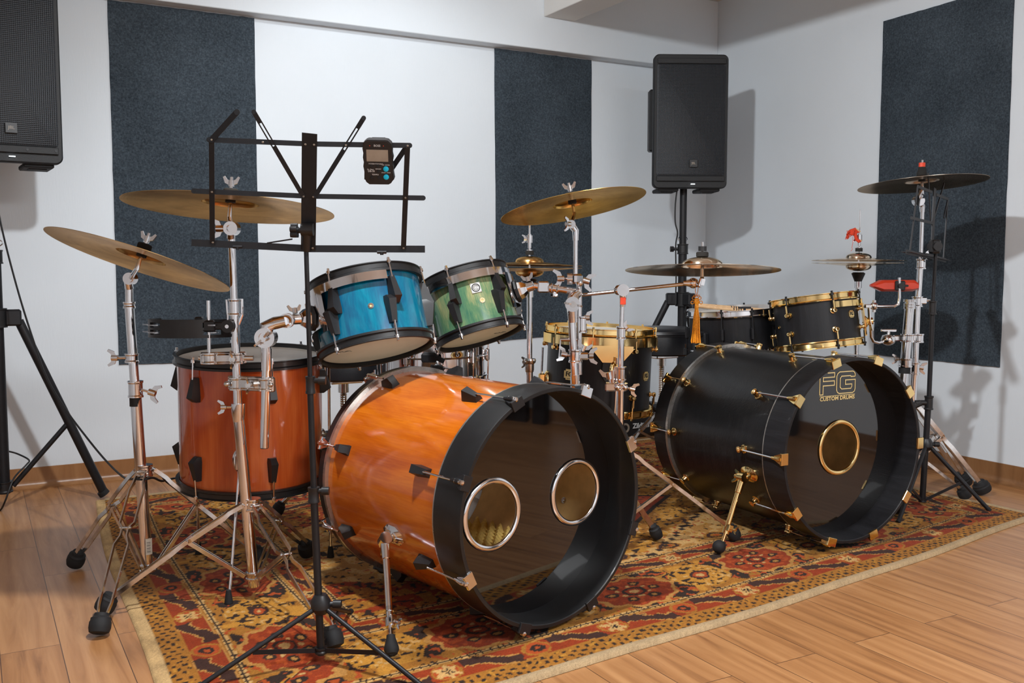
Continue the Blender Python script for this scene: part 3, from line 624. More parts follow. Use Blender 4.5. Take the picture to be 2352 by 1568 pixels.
def spur(t, F, R, a, z, foot, mat, big):
    Fs = at_shell(F, a, R, z, 1); mb = MB()
    if big: mb.lathe([(0, -.001), (.030, -.001), (.030, .004), (.024, .008), (.014, .012), (.012, .024), (0, .026)], Fs @ Matrix.Diagonal((.85, 1.3, 1, 1)), 28)
    else: mb.lathe([(0, -.001), (.040, -.001), (.040, .005), (.026, .013), (0, .015)], Fs @ Matrix.Rotation(R_(90), 4, 'Z') @ Matrix.Diagonal((1.1, .72, 1, 1)) @ Matrix.Rotation(R_(22.5), 4, 'Z'), 8)
    br = mb.build('spur_bracket', mat, t)
    p = Fs @ Vector((0, 0, .030)); f = V3(foot); d = (f-p).normalized(); mb = MB()
    mb.rod(Fs @ Vector((0, 0, .008)), Fs @ Vector((0, 0, .040)), .013, 20); nn = d.cross(Fs.to_3x3() @ Vector((0, 0, 1))).normalized()
    mb.rod(p-nn*.013, p+nn*.013, .016, 24); mb.tube([p, p+d*.05, p+d*.052, p+d*.18, p+d*.182], [.012, .010, .0082, .0082, .011], 16)
    q = f-d*.085; mb.tube([p+d*.17, q, q, q+d*.02], [.0082, .0082, .0115, .0115], 16); mb.rod(q, f-d*.03, .0048, 10)
    ww = Fs.to_3x3() @ Vector((0, 1, 0)); wingnut(mb, p+nn*.024, nn, d, 1.0); mb.rod(p, p+nn*.03, .004, 8)
    mb.box(q+ww*.012, (.014, .018, .022), frame((0, 0, 0), d, ww), .002); mb.rod(q+ww*.01, q+ww*.036, .0028, 8); wingnut(mb, q+ww*.034, ww, d, .6)
    lg = mb.build('spur_leg', mat, t)
    mb = MB(); Ff = frame(f-d*.045, d)
    if big: mb.ball(f+UP*.022, .021, 18); mb.rod(f-d*.04, f-d*.02, .010, 14)
    else: mb.lathe([(0, .0), (.010, 0), (.0105, .006), (.0165, .026), (.0175, .034), (.013, .044), (0, .047)], Ff, 20)
    mb.build('spur_foot', 'black_rubber', t)

FO = axis_frame((1.216, 1.949, .317), R_(-79))
bo = bass('large orange lacquered bass drum with black hoops and two chrome-ringed ports', FO, .283, .103, .632, 'orange_lacquer', 'black_hoop', 'head_ebony', [(-.126, -.013, .090), (.153, -.001, .088)], 'chrome', .030)
for a in (25, 70, 115, 160, 205, 250, 295, 340):
    cm = 'chrome' if a in (25, 70, 205) else 'black_plastic'
    bass_lug(bo, FO, .283, R_(a), -.165, 0, 1, 'wedge', cm); bass_lug(bo, FO, .283, R_(a), -.545, -.632, -1, 'wedge', 'chrome' if a in (115, 160, 205) else 'black_plastic')
spur(bo, FO, .283, R_(196), -.29, (0.809, 2.000, 0.016), 'chrome', False)
FOr = FO @ Matrix.Translation((0, 0, 0))
spur(bo, FO, .283, R_(-16), -.29, (FO @ Vector((.40, -.317, -.22)))[:], 'chrome', False)
# lug screws seen inside through the ports, and the egg-crate foam
for a in (205, 214, 318, 326, 335, 345):
    for z in (-.30, -.36) if a < 300 else (-.25, -.32):
        Fa = at_shell(FO, R_(a), .2735, z, 1) @ Matrix.Rotation(PI, 4, 'X'); mb = MB(); mb.lathe([(0, 0), (.009, 0), (.009, .002), (.004, .003), (.004, .006), (0, .006)], Fa, 14); mb.build('lug_screw', 'chrome_worn', bo)
def eggfoam(F, x0, x1, z0, z1, yb, name, parent):
    nx, nz = int((x1-x0)/.006), int((z1-z0)/.006); vs = []; fs = []
    for i in range(nx+1):
        for j in range(nz+1):
            x = x0+(x1-x0)*i/nx; z = z0+(z1-z0)*j/nz; vs.append(F @ Vector((x, yb+.016*(math.cos(x*2*PI/.036)*math.cos(z*2*PI/.036))+.25*x*x, z)))
    fs = [(i*(nz+1)+j, (i+1)*(nz+1)+j, (i+1)*(nz+1)+j+1, i*(nz+1)+j+1) for i in range(nx) for j in range(nz)]
    return MB().add(vs, fs).build(name, 'foam', parent)
eggfoam(FO, -.20, .20, -.56, -.16, -.19, 'damping_foam', bo)

# floor tom
nf = Vector((-.008, -.05, 1)).normalized(); FF = frame((.708, 2.824, .281), nf, (1, 0, 0))
ft = drum('floor_tom', 'orange floor tom with black hoops standing left of the orange bass drum', 'drum', FF, .203, .356, 'orange_red_lacquer', 'black_hoop', 'wedge', 'black_plastic', 6, R_(-149), 'head_coated', 'head_coated', lug_in=.034, lg=1.25)
def ft_leg(t, F, R, a, foot, m, r=.0045, top=.05, plate='chrome_worn', zbr=.10, H=.356, fm='black_rubber'):
    Fa = at_shell(F, a, R, zbr, 1); p = Fa @ Vector((0, 0, .024)); f = V3(foot); up_ = p+(F.to_3x3() @ Vector((0, 0, 1)))*top
    mb = MB(); mb.lathe([(0, 0), (.026, 0), (.026, .004), (.020, .010), (0, .012)], Fa @ Matrix.Diagonal((.8, 1.3, 1, 1)), 24); mb.box(Fa @ Vector((0, 0, .022)), (.018, .045, .024), Fa, .005); mb.build('leg_bracket', plate, t)
    lg = MB().tube([up_, p, p-UP*.04, mix(p-UP*.04, f, .93)], r, 10).build('leg', m, t)
    mb = MB(); mb.lathe([(0, .035), (.006, .035), (.009, .02), (.0115, 0), (0, 0)], Matrix.Translation(f), 14); mb.build('rubber_foot', fm, lg)
ft_leg(ft, FF, .203, R_(-113), (0.568, 2.544, 0.010), 'chrome', top=.12)
ft_leg(ft, FF, .203, R_(-8), (.935, 2.80, .010), 'chrome', top=.22)
ft_leg(ft, FF, .203, R_(122), (.590, 3.035, .010), 'chrome', top=.12)

# rack toms
FB = frame((.982, 2.518, .672), (-.053, .334, .941), (.87, -.49, 0))
bt = drum('rack_tom', 'translucent blue rack tom with black hoops tilted above the orange bass drum', 'drum', FB, .1524, .184, 'blue_lacquer', 'black_hoop', 'wedge', 'black_plastic', 6, R_(-117), 'head_batter', 'head_clear', group=None, lug_in=.028, lg=1.4, boff=R_(-6))
FG_ = frame((1.341, 2.588, .694), (-.126, .341, .931), (.87, -.49, 0))
gt = drum('rack_tom', 'green stained rack tom with square badge, right of the blue tom', 'drum', FG_, .127, .175, 'green_lacquer', 'black_hoop', 'wedge', 'black_plastic', 6, R_(-108), 'head_batter', 'head_clear', lug_in=.026, lg=1.3, boff=R_(-5))
def suspension(t, F, R, h, a0, a1, ap, mat, pad='black_plastic', wp=.34):
    # chrome band round the shell under the top hoop, dropping into a bracket plate at angle ap
    mb = MB(); mb.lathe([(R+.013, h-.036), (R+.0155, h-.036), (R+.0155, h-.012), (R+.013, h-.012)], F, 60, a0, a1)
    mb.lathe([(R+.016, h-.125), (R+.0185, h-.125), (R+.0185, h-.030), (R+.016, h-.030)], F, 16, ap-wp, ap+wp)
    for s in (-1, 1): mb.lathe([(R+.014, h-.14), (R+.018, h-.14), (R+.020, h-.030), (R+.016, h-.030)], F, 6, ap+s*wp-.06, ap+s*wp+.06)
    band = mb.build('suspension_band', mat, t)
    Fa = at_shell(F, ap, R+.018, h-.085, 1); mb = MB(); mb.lathe([(0, 0), (.036, 0), (.036, .006), (.030, .010), (0, .010)], Fa, 8); mb.build('isolation_pad', pad, t)
    mb = MB(); mb.lathe([(0, .008), (.030, .008), (.026, .022), (.016, .034), (0, .036)], Fa, 8); mb.rod(Fa @ Vector((0, 0, .02)), Fa @ Vector((0, 0, .055)), .014, 18); wingnut(mb, Fa @ Vector((0, .022, .044)), Fa.to_3x3() @ Vector((0, 1, 0)), Fa.to_3x3() @ Vector((0, 0, 1)), .9)
    mb.build('tom_bracket', mat, t); return Fa @ Vector((0, 0, .055))
pB = suspension(bt, FB, .1524, .184, R_(-178), R_(-62), R_(-150), 'chrome')
pG = suspension(gt, FG_, .127, .175, R_(-145), R_(30), R_(-12), 'chrome')
def vent(t, F, R, a, z, mat='chrome'):
    Fa = at_shell(F, a, R, z, 1); mb = MB(); mb.lathe([(.0035, -.001), (.0075, -.001), (.0078, .0015), (.0035, .002)], Fa, 20); mb.build('vent_grommet', mat, t)
    MB().lathe([(0, .0006), (.0036, .0006)], Fa, 16, closed=False).build('vent_hole', 'inner_wood', t)
vent(bt, FB, .1524, R_(-82), .082); vent(gt, FG_, .127, R_(-75), .072, 'maple_stick')
Fa = at_shell(FG_, R_(-79), .127, .112, 1); mb = MB(); mb.box(Fa @ Vector((0, 0, .0012)), (.030, .030, .0024), Fa, .0006); bd = mb.build('badge', 'silver_inlay', gt)
mb = MB(); mb.lathe([(.0095, .0023), (.0132, .0023), (.0132, .0030), (.0095, .0030)], Fa, 28); mb.lathe([(.0060, .0023), (.0082, .0023), (.0082, .0028), (.0060, .0028)], Fa, 24, R_(20), R_(330))
for x in (-.0125, .0125):
    for y in (-.0125, .0125): mb.lathe([(0, .0023), (.0012, .0023), (.0012, .0030), (0, .0030)], Fa @ Matrix.Translation((x, y, 0)), 8)
mb.build('badge_mark', 'black_plastic', bd); text('G', .012, Fa @ Matrix.Translation((0, 0, .0028)), bd, 'badge_letter', 'black_plastic')
# printed signature smudge on the clear bottom heads
def scrawl(t, F, x, y, w_, ang):
    random.seed(3); pts = []; Fh = F @ Matrix.Translation((0, 0, -.0042)); mb = MB()
    for k in range(26): u = (k/25-.5)*w_; pts.append(Fh @ Vector((x+u*math.cos(ang)-(random.uniform(-1, 1)*.006)*math.sin(ang), y+u*math.sin(ang)+(random.uniform(-1, 1)*.006)*math.cos(ang), 0)))
    mb.tube(pts, .0006, 5); mb.build('signature_print', 'black_plastic', t)
scrawl(bt, FB, -.085, -.060, .05, .5); scrawl(gt, FG_, .062, .048, .045, .5)

# chrome snare drum
FS = frame((1.370, 2.993, .525), UP, (1, 0, 0))
sn = drum('snare_drum', 'chrome snare drum with oval badge half hidden under the toms', 'drum', FS, .178, .150, 'chrome', 'chrome', 'tube', 'chrome', 10, R_(-70), 'head_coated', 'head_clear', hk='thin', lug_in=.058)
Fa = at_shell(FS, R_(-88), .178, .085, 1); mb = MB(); mb.lathe([(0, .0005), (.019, .0005), (.019, .0018), (0, .0022)], Fa @ Matrix.Diagonal((1.15, .75, 1, 1)), 28); bd = mb.build('badge', 'gold', sn)
text('Pearl', .009, Fa @ Matrix.Translation((0, .0065, .0018)), bd, 'badge_text', 'black_plastic'); MB().lathe([(.003, .002), (.0055, .002), (.0055, .003), (.003, .003)], Fa, 16).build('vent_grommet', 'chrome', bd)
mb = MB(); mb.lathe([(.186, .072), (.1895, .0745), (.186, .077), (.1825, .0745)], FS, 80, R_(-160), R_(-20)); mb.build('centre_bead', 'chrome', sn)
mb = MB(); Fa = at_shell(FS, R_(-118), .178, .080, 1); mb.box(Fa @ Vector((0, 0, .012)), (.05, .030, .022), Fa, .006); mb.bar([Fa @ Vector((.0, .0, .026)), Fa @ Vector((.03, .0, .036)), Fa @ Vector((.05, -.01, .034))], (0, 0, 1), .016, .006); mb.build('strainer', 'black_metal', sn)
def snare_stand(label, c, z, feet, m='chrome_worn', R=.178):
    t = base_root('snare_stand', label, 'stand', c); tripod(t, c, feet, .24, .10, leg=m)
    mb = MB(); b = V3(c[0], c[1], 0); mb.rod(b+UP*.06, b+UP*(z-.06), .0125, 16); mb.build('pole', 'chrome', t)
    for k in range(3):
        a = k*2*PI/3+.5; d = Vector((math.cos(a), math.sin(a), 0)); mb = MB(); mb.bar([b+UP*(z-.06), b+d*R*.7+UP*(z-.055), b+d*(R+.006)+UP*(z-.036), b+d*(R+.020)+UP*(z-.030), b+d*(R+.022)+UP*(z+.02)], UP.cross(d), .012, .004); ar = mb.build('basket_arm', 'chrome', t)
        mb = MB(); mb.box(b+d*(R+.022)+UP*(z-.012), (.012, .020, .03), frame((0, 0, 0), UP, d), .004); mb.build('arm_pad', 'black_rubber', ar)
snare_stand('chrome stand cradling the chrome snare drum behind the orange bass drum', (1.370, 2.993), .525, [(1.68, 3.03), (1.23, 3.27), (1.19, 2.75)])

# drum throne behind
def throne(label, c, R, ztop, th, shaft='chrome_worn'):
    t = base_root('drum_throne', label, 'stool', c); F = Matrix.Translation((c[0], c[1], ztop-th))
    MB().lathe([(0, 0), (R-.008, 0), (R, .006), (R+.001, th-.034), (R-.001, th-.028), (R+.001, th-.022), (R-.004, th-.010), (R-.02, th-.001), (R*.5, th+.004), (0, th+.005)], F, 64).build('seat', 'vinyl_black', t)
    MB().tube([F @ Vector((R*math.cos(a), R*math.sin(a), th-.030)) for a in [2*PI*i/64 for i in range(64)]], .0028, 8, True).build('seat_piping', 'vinyl_black', t)
    b = V3(c[0], c[1], 0); mb = MB(); mb.box(b+UP*(ztop-th-.012), (.12, .09, .016), None, .004); mb.rod(b+UP*(ztop-th-.055), b+UP*(ztop-th), .020, 20); mb.build('seat_mount', 'chrome_worn', t)
    prof = []; z0, z1 = .16, ztop-th-.03; k = int((z1-z0)/.004)
    for i in range(k+1): prof.append((.0115+(.0012 if i % 2 else 0), z0+(z1-z0)*i/k))
    MB().lathe([(0, z0)]+prof+[(0, z1)], Matrix.Translation(b), 16, closed=False).build('threaded_shaft', shaft, t)
    MB().rod(b+UP*.10, b+UP*.26, .017, 18).build('base_tube', 'chrome_worn', t)
    tripod(t, c, [(c[0]+.24*math.cos(a), c[1]+.24*math.sin(a)) for a in (.9, 3.0, 5.1)], .24, .12, gap=.018)
cth = (1.164, 3.315, 0.525); throne('round black drum throne behind the orange bass drum, under the blue tom', cth, .165, .585, .085)

# ================================================================ stands and cymbals of the orange kit
CH, CW = 'chrome', 'chrome_worn'
def pole(t, segs, name='pole', m=CH):
    mb = MB()
    for a, b, r in segs: mb.rod(a, b, r, 20)
    return mb.build(name, m, t)
def wing_at(mb, p, d, s=1.0, L=.03): d = V3(d).normalized(); mb.rod(V3(p), V3(p)+d*L, .0038, 8); wingnut(mb, V3(p)+d*(L+.002), d, UP, s)
RT = Vector((.872, -.490, 0)); FW = Vector((.490, .872, 0))
# left crash and its stand
cc, cn = (.387, 2.655, .912), (.344, .073, .936)
cymbal('left bronze crash cymbal tipped down to the right, its worn underside showing', cc, cn, .235, 'bronze')
s1 = base_root('cymbal_stand', 'leftmost chrome cymbal stand, under the tipped crash, barcode label on its tube', 'stand', (.405, 2.80))
j = V3((0.382, 2.790, 0.865)); cym_mount(s1, j, cc, cn, .235, wdir=RT)
pole(s1, [((0.381, 2.810, 0.847), (0.380, 2.811, 0.787), .0104), ((0.380, 2.811, 0.793), (0.388, 2.806, 0.554), .0125), ((0.388, 2.806, 0.560), (.405, 2.80, .05), .0155)])
mb = MB(); mb.rod(j-FW*.012, j+FW*.012, .0165, 24); mb.rod(j-FW*.017, j-FW*.010, .011, 20); mb.tube([V3((0.381, 2.810, 0.838)), V3((0.378, 2.804, 0.859)), j], [.0115, .011, .009], 14); mb.build('tilter', CH, s1)
mb = MB(); collar(mb, (0.380, 2.811, 0.793), UP, .0145, .018); mb.build('tube_collar', CH, s1); mb = MB(); p = V3((0.382, 2.810, 0.648)); collar(mb, p, UP, .0165, .026); wing_at(mb, p-RT*.012, -RT, 1.1); mb.build('height_clamp', CH, s1); mb = MB(); p = V3((0.389, 2.806, 0.562)); collar(mb, p, UP, .019, .045); wing_at(mb, p+RT*.012, RT-UP*.3, 1.2); mb.build('height_clamp', CH, s1)
mb = MB(); mb.lathe([(.0158, .030), (.0162, .030), (.0162, .0), (.0158, .0)], Matrix.Translation(V3((0.388, 2.806, 0.515))), 24); mb.build('rubber_sleeve', 'black_rubber', s1)
Fl = Matrix.Translation((.405, 2.80, .10)); mb = MB(); mb.lathe([(.0157, 0), (.0160, 0), (.0160, .045), (.0157, .045)], Fl, 16, R_(-110), R_(-40)); lb = mb.build('barcode_label', 'label_paper', s1)
mb = MB()
for k in range(11): z = .006+k*.0028; mb.lathe([(.0158, z), (.01615, z), (.01615, z+[.0008, .0014, .0005][k % 3]), (.0158, z+.0005)], Fl, 8, R_(-100), R_(-62))
mb.build('barcode_bars', 'black_plastic', lb)
tripod(s1, (.405, 2.80), [(0.246, 3.090, 0.000), (0.246, 2.484, 0.000), (0.722, 2.852, 0.000)], .335, .060, rc=.020, fr=.026, gap=.030)

# ride and its stand, carrying tambourine rod and tom arm
rc_, rn = (.588, 2.515, 1.0454), (.089, .061, .994)
cymbal('largest bronze cymbal, seen from below behind the black music stand', rc_, rn, .262, 'bronze', name='ride_cymbal')
s2 = base_root('cymbal_stand', 'chrome cymbal stand directly left of the black music stand, clamps at mid height', 'stand', (.635, 2.54))
j = V3((0.594, 2.534, 0.995)); cym_mount(s2, j, rc_, rn, .262, wdir=RT)
D2 = 2.52
pole(s2, [((0.599, 2.554, 0.984), (0.602, 2.552, 0.798), .0092), ((0.602, 2.552, 0.804), (0.605, 2.550, 0.511), .0112), ((0.605, 2.550, 0.517), (.635, 2.54, .045), .0150)])
mb = MB(); mb.rod(j-FW*.016+RT*.004, j+FW*.012+RT*.004, .018, 24); mb.lathe([(.010, -.002), (.018, -.002), (.018, .004), (.010, .004)], frame(j-FW*.018+RT*.004, -FW), 24); mb.tube([V3((0.598, 2.554, 0.973)), j], [.0105, .010], 14); wing_at(mb, j-RT*.004, -RT, 1.2, .02); mb.build('tilter', CH, s2)
mb = MB(); p = V3((0.602, 2.552, 0.792)); collar(mb, p, UP, .0135, .045); mb.tube([p-RT*.02+UP*.02, p-RT*.018-UP*.02, p-RT*.018-UP*.045], .003, 8); mb.tube([p+RT*.02+UP*.022, p+RT*.020-UP*.02, p+RT*.010-UP*.045], .0035, 8); mb.build('height_clamp', CH, s2); mb = MB(); p = V3((0.606, 2.550, 0.517)); mb.lathe([(0, .022), (.019, .022), (.019, .018), (.0175, -.01), (.015, -.026), (0, -.026)], Matrix.Translation(p), 24); wing_at(mb, p-RT*.014+UP*.012, -RT, .9, .02); mb.build('height_clamp', CH, s2)
tripod(s2, (.635, 2.54), [(0.276, 2.636, -0.000), (0.869, 2.828, 0.000), (0.704, 2.103, 0.000)], .268, .075, rc=.020, fr=.026, gap=.030)
# clamp for the tambourine rod
a_, b_ = V3((0.604, 2.551, 0.659)), V3((0.541, 2.569, 0.660)); mb = clamp_block(MB(), a_, b_, .024, .022); wing_at(mb, a_-FW*.012, -FW, 1.1, .015); mb.rod(b_-RT*.03, b_, .0045, 10); mb.ball(b_-RT*.014, .010); mb.rod(a_+RT*.01, a_+RT*.045, .007, 12); mb.build('rod_clamp', CW, s2)
pole(s2, [((0.540, 2.570, 0.810), (0.539, 2.570, 0.663), .0048)], 'accessory_rod')
# clamp for the tom arm
a_, b_ = V3((0.604, 2.551, 0.592)), V3((0.663, 2.484, 0.594)); mb = clamp_block(MB(), a_, b_, .028, .026); wing_at(mb, mix(a_, b_, .5)-FW*.012, -FW, 1.0, .012); mb.ball(a_-RT*.022-FW*.016, .008); mb.ball(b_+RT*.016-FW*.018, .007); mb.build('arm_clamp', CW, s2)
DA = D2-.03
q = V3((0.666, 2.482, 0.715)); e1 = V3((0.687, 2.476, 0.752)); e2 = V3((0.711, 2.468, 0.757))
mb = MB(); mb.rod((0.666, 2.482, 0.698), (0.656, 2.488, 0.427), .0115, 20); mb.rod((0.665, 2.482, 0.687), (0.664, 2.483, 0.630), .0135, 20); arm = mb.build('tom_arm', CH, s2)
mb = MB(); mb.rod(q-FW*.020, q+FW*.016, .026, 28); mb.lathe([(.015, 0), (.026, 0), (.026, .004), (.015, .004)], frame(q-FW*.020, -FW), 28); wingnut(mb, q-FW*.030, -FW, RT+UP, 1.2); mb.tube([q, V3((0.666, 2.482, 0.743)), e1, e2], [.020, .018, .0165, .015], 16); collar(mb, mix(e2, pB, .25), (pB-e2), .0175, .018); mb.build('ratchet_joint', CH, arm)
MB().rod(e2, pB, .0105, 18).build('tom_rod', CH, arm)
MB().tube([(0.656, 2.488, 0.431), (0.656, 2.488, 0.425)], .0105, 16).build('end_cap', 'black_rubber', arm)

# tambourine held on the rod
tc = V3((0.525, 2.682, 0.734)); tm = thing('tambourine', 'black crescent tambourine clamped above the orange floor tom', 'tambourine', tc)
Ft = frame(tc, UP+FW*.03, RT); Rt_ = .108
mb = MB(); segs_ = [(R_(a0), R_(a1)) for a0, a1 in ((-60, -34), (-100, -78), (-150, -126))]
def tband(z0, z1, a0, a1, thk=.009): MBt.lathe([(Rt_, z0), (Rt_+thk, z0), (Rt_+thk, z1), (Rt_, z1)], Ft, max(6, int((a1-a0)/.06)), a0, a1)
MBt = mb; tband(-.024, -.016, R_(-200), R_(10)); tband(.016, .024, R_(-200), R_(10)); tband(-.003, .003, R_(-200), R_(10))
for a0, a1 in ((-200, -184), (-158, -142), (-118, -62), (-34, 10)): tband(-.024, .024, R_(a0), R_(a1))
mb.build('frame', 'black_plastic', tm)
for a in (-171, -130, -48):
    for z in (-.0095, .0095):
        mb = MB(); ac = R_(a); pc = Ft @ Vector(((Rt_+.006)*math.cos(ac), (Rt_+.006)*math.sin(ac), z)); Fj = frame(pc, UP)
        for dz in (-.002, .002): mb.lathe([(0, dz*1.6), (.008, dz*1.2), (.019, dz*.5), (.019, dz*.5+.0006), (0, dz*1.6+.0008)], Fj, 20)
        mb.build('jingle', CH, tm)
mb = MB(); r0 = V3((0.541, 2.569, 0.744)); mb.box(r0+FW*.004, (.030, .030, .030), frame((0, 0, 0), UP, RT), .004); mb.box(r0+RT*.030+FW*.006, (.07, .018, .020), frame((0, 0, 0), UP, RT), .003); mb.box(r0-RT*.030+FW*.012, (.020, .020, .046), frame((0, 0, 0), UP, RT), .003); mb.rod(r0+RT*.052, r0+RT*.052-FW*.02, .0165, 20); mb.build('mount', 'black_plastic', tm); MB().rod(r0+RT*.052-FW*.02, r0+RT*.052-FW*.024, .005, 12).build('mount_screw', CH, tm)

# right crash of the orange kit, its stand, and the arm that carries the green tom
c3, n3 = (1.636, 2.527, 1.081), (-.089, .202, .975)
cymbal('bright bronze crash cymbal hanging high between the loudspeaker and the green tom', c3, n3, .227, 'bronze_bright')
s3 = base_root('cymbal_stand', 'chrome cymbal stand behind the orange bass drum carrying the green tom arm', 'stand', (1.60, 2.43)); D3 = 2.90
j = V3((1.574, 2.442, 1.023)); cym_mount(s3, j, c3, n3, .227, wdir=RT+UP*.3)
pole(s3, [((1.586, 2.436, 1.006), (1.586, 2.435, 0.861), .0068), ((1.576, 2.441, 0.763), (1.586, 2.435, 0.559), .0115), ((1.586, 2.435, 0.572), (1.60, 2.43, .05), .0145), ((1.612, 2.455, 0.861), (1.614, 2.454, 0.569), .0085)])
mb = MB(); mb.rod(j-FW*.013, j+FW*.013, .0125, 20); mb.tube([j, V3((1.586, 2.436, 1.004)), V3((1.586, 2.435, 0.975))], [.012, .0105, .0085], 14); wing_at(mb, j-FW*.01, -FW-RT*.8, 1.0, .012); mb.build('tilter', CH, s3)
mb = MB(); p = V3((1.586, 2.435, 0.861)); mb.rod(p-RT*.010-FW*.008, p-RT*.026-FW*.008, .017, 24); mb.box(p+RT*.004, (.03, .03, .03), None, .006); wing_at(mb, p-RT*.026, -RT, 1.3, .014); wing_at(mb, p+RT*.010, RT-UP*.3, 1.3, .018); mb.ball(p+RT*.012-UP*.012, .012); mb.build('tilt_clamp', CH, s3)
q = V3((1.567, 2.423, 0.786)); mb = MB(); mb.rod(q-FW*.018, q+FW*.026, .0225, 28); mb.tube([q, V3((1.576, 2.429, 0.809)), V3((1.593, 2.431, 0.819))], [.020, .017, .013], 16); mb.rod((1.577, 2.440, 0.775), (1.580, 2.439, 0.730), .0165, 20, .0135); mb.build('ratchet_joint', CH, s3)
wingnut(MB(), q-FW*.026, -FW, RT-UP*.2, 1.25).build('wing_nut', CW, s3)
MB().rod(V3((1.596, 2.430, 0.821)), pG, .0105, 18).build('tom_rod', CH, s3)
mb = MB(); e = (pG-V3((1.596, 2.430, 0.821))).normalized(); mb.box(pG-e*.030, (.034, .030, .034), frame((0, 0, 0), UP, e), .004); collar(mb, V3((1.596, 2.430, 0.821))+e*.075, e, .0135, .026); mb.box(V3((1.596, 2.430, 0.821))+e*.075-UP*.018, (.018, .016, .014), None, .002); mb.build('rod_clamp', CH, s3)
mb = MB(); p = V3((1.587, 2.435, 0.629)); collar(mb, p, UP, .019, .040); mb.box(p+RT*.016, (.05, .03, .022), frame((0, 0, 0), UP, RT), .005); wing_at(mb, p-RT*.014, -RT+UP*.2, 1.1, .016); wing_at(mb, p+RT*.034, RT, 1.2, .006); wing_at(mb, p+RT*.02+UP*.014, UP+RT*.4, 1.1, .006); mb.build('height_clamp', CH, s3); mb = MB(); p = V3((1.622, 2.450, 0.722)); collar(mb, p, UP, .0125, .05); wing_at(mb, p+UP*.02, RT, 1.1, .008); mb.build('memory_clamp', CH, s3); mb = MB(); p = V3((1.565, 2.447, 0.678)); mb.bar([p+RT*.02, p-RT*.02, p-RT*.024-UP*.055], FW, .010, .004); mb.rod(p+RT*.03, p-RT*.02, .006, 10); mb.build('hanging_bracket', CH, s3)
tripod(s3, (1.60, 2.43), [(1.912, 2.450, 0.000), (1.36, 2.68), (1.42, 2.17)], .40, .16, rc=.020, fr=.020, gap=.012, double=False, w_=.018, th=.006)

# hi-hat of the orange kit
D4 = 3.32; h0 = V3((1.678, 2.865, 0.897)); 
def hihat(label_t, label_b, label_s, c, D, R, mat, tops, cup, c0, zc, feet_a, cupm='black_plastic'):
    g = None
    cymbal(label_t, V3(c)+UP*.004, (0.02, .01, 1), R, mat, name='hihat_cymbal', bell=.026, bow=.014); cymbal(label_b, V3(c)-UP*.006, (0.0, .0, 1), R, mat, name='hihat_cymbal', bell=.026, bow=.014, lower=True)
    t = base_root('hihat_stand', label_s, 'stand', (c[0], c[1])); c = V3(c); b = V3(c[0], c[1], 0); k = R/.229
    MB().rod(c-UP*.06, c+UP*tops, .0032, 10).build('pull_rod', CH, t)
    mb = MB(); mb.rod(c+UP*(.046*k+.004), c+UP*(.046*k+.022), .0095, 16); mb.rod(c+UP*(.046*k+.026), c+UP*(.046*k+.075), .0062, 14); mb.rod(c+UP*(.046*k+.045), c+UP*(.046*k+.07), .0105, 16); wing_at(mb, c+UP*(.046*k+.058), -RT, .7, .010); mb.build('clutch', CH, t)
    mb = MB(); mb.rod(c+UP*(.046*k+.004), c+UP*(.046*k+.018), .014, 20); mb.build('felt_washer', 'felt_dark', t); mb = MB(); mb.lathe([(0, -.026*k-.030), (.014, -.062*k-.030), (.026, -.062*k), (.027, -.050*k-.008), (.020, -.046*k-.006), (0, -.046*k-.006)], Matrix.Translation(c), 28); mb.build('seat_cup', cupm, t)
    z_ = c.z-.075; mb = MB(); mb.rod(b+UP*(z_-.03), b+UP*z_, .0135, 18); mb.rod(b+UP*zc, b+UP*(z_-.02), .0095, 18); mb.rod(b+UP*.04, b+UP*(zc+.01), .0125, 18); mb.build('pole', CH, t)
    mb = MB(); mb.lathe([(0, .022), (.021, .022), (.023, .016), (.021, .008), (.016, .004), (.016, -.016), (.014, -.024), (0, -.024)], Matrix.Translation(b+UP*zc), 24); wing_at(mb, b+UP*(zc+.012), -FW-RT, .9, .018); mb.build('height_clamp', CW, t)
    tripod(t, (c.x, c.y), [(c.x+.27*math.cos(a), c.y+.27*math.sin(a)) for a in feet_a], .30, .12, rc=.02, gap=.018)
    mb = MB(); f = b+FW*.17; mb.box(f+UP*.030, (.085, .26, .008), frame((0, 0, 0), Vector((0, 0, 1))+FW*.15, RT), .003); mb.box(b+FW*.05+UP*.012, (.07, .05, .02), frame((0, 0, 0), UP, RT), .004); mb.box(b+FW*.30+UP*.012, (.08, .04, .02), frame((0, 0, 0), UP, RT), .004); mb.build('foot_pedal', CW, t)
    return t
hihat('upper hi-hat cymbal of the pair behind the green tom', 'lower hi-hat cymbal of the pair behind the green tom', 'chrome hi-hat stand between the green tom and the black floor tom', h0, D4, .180, 'bronze', .15, 0, 0, V3((1.676, 2.867, 0.558)).z, (.6, 2.9, 5.0))

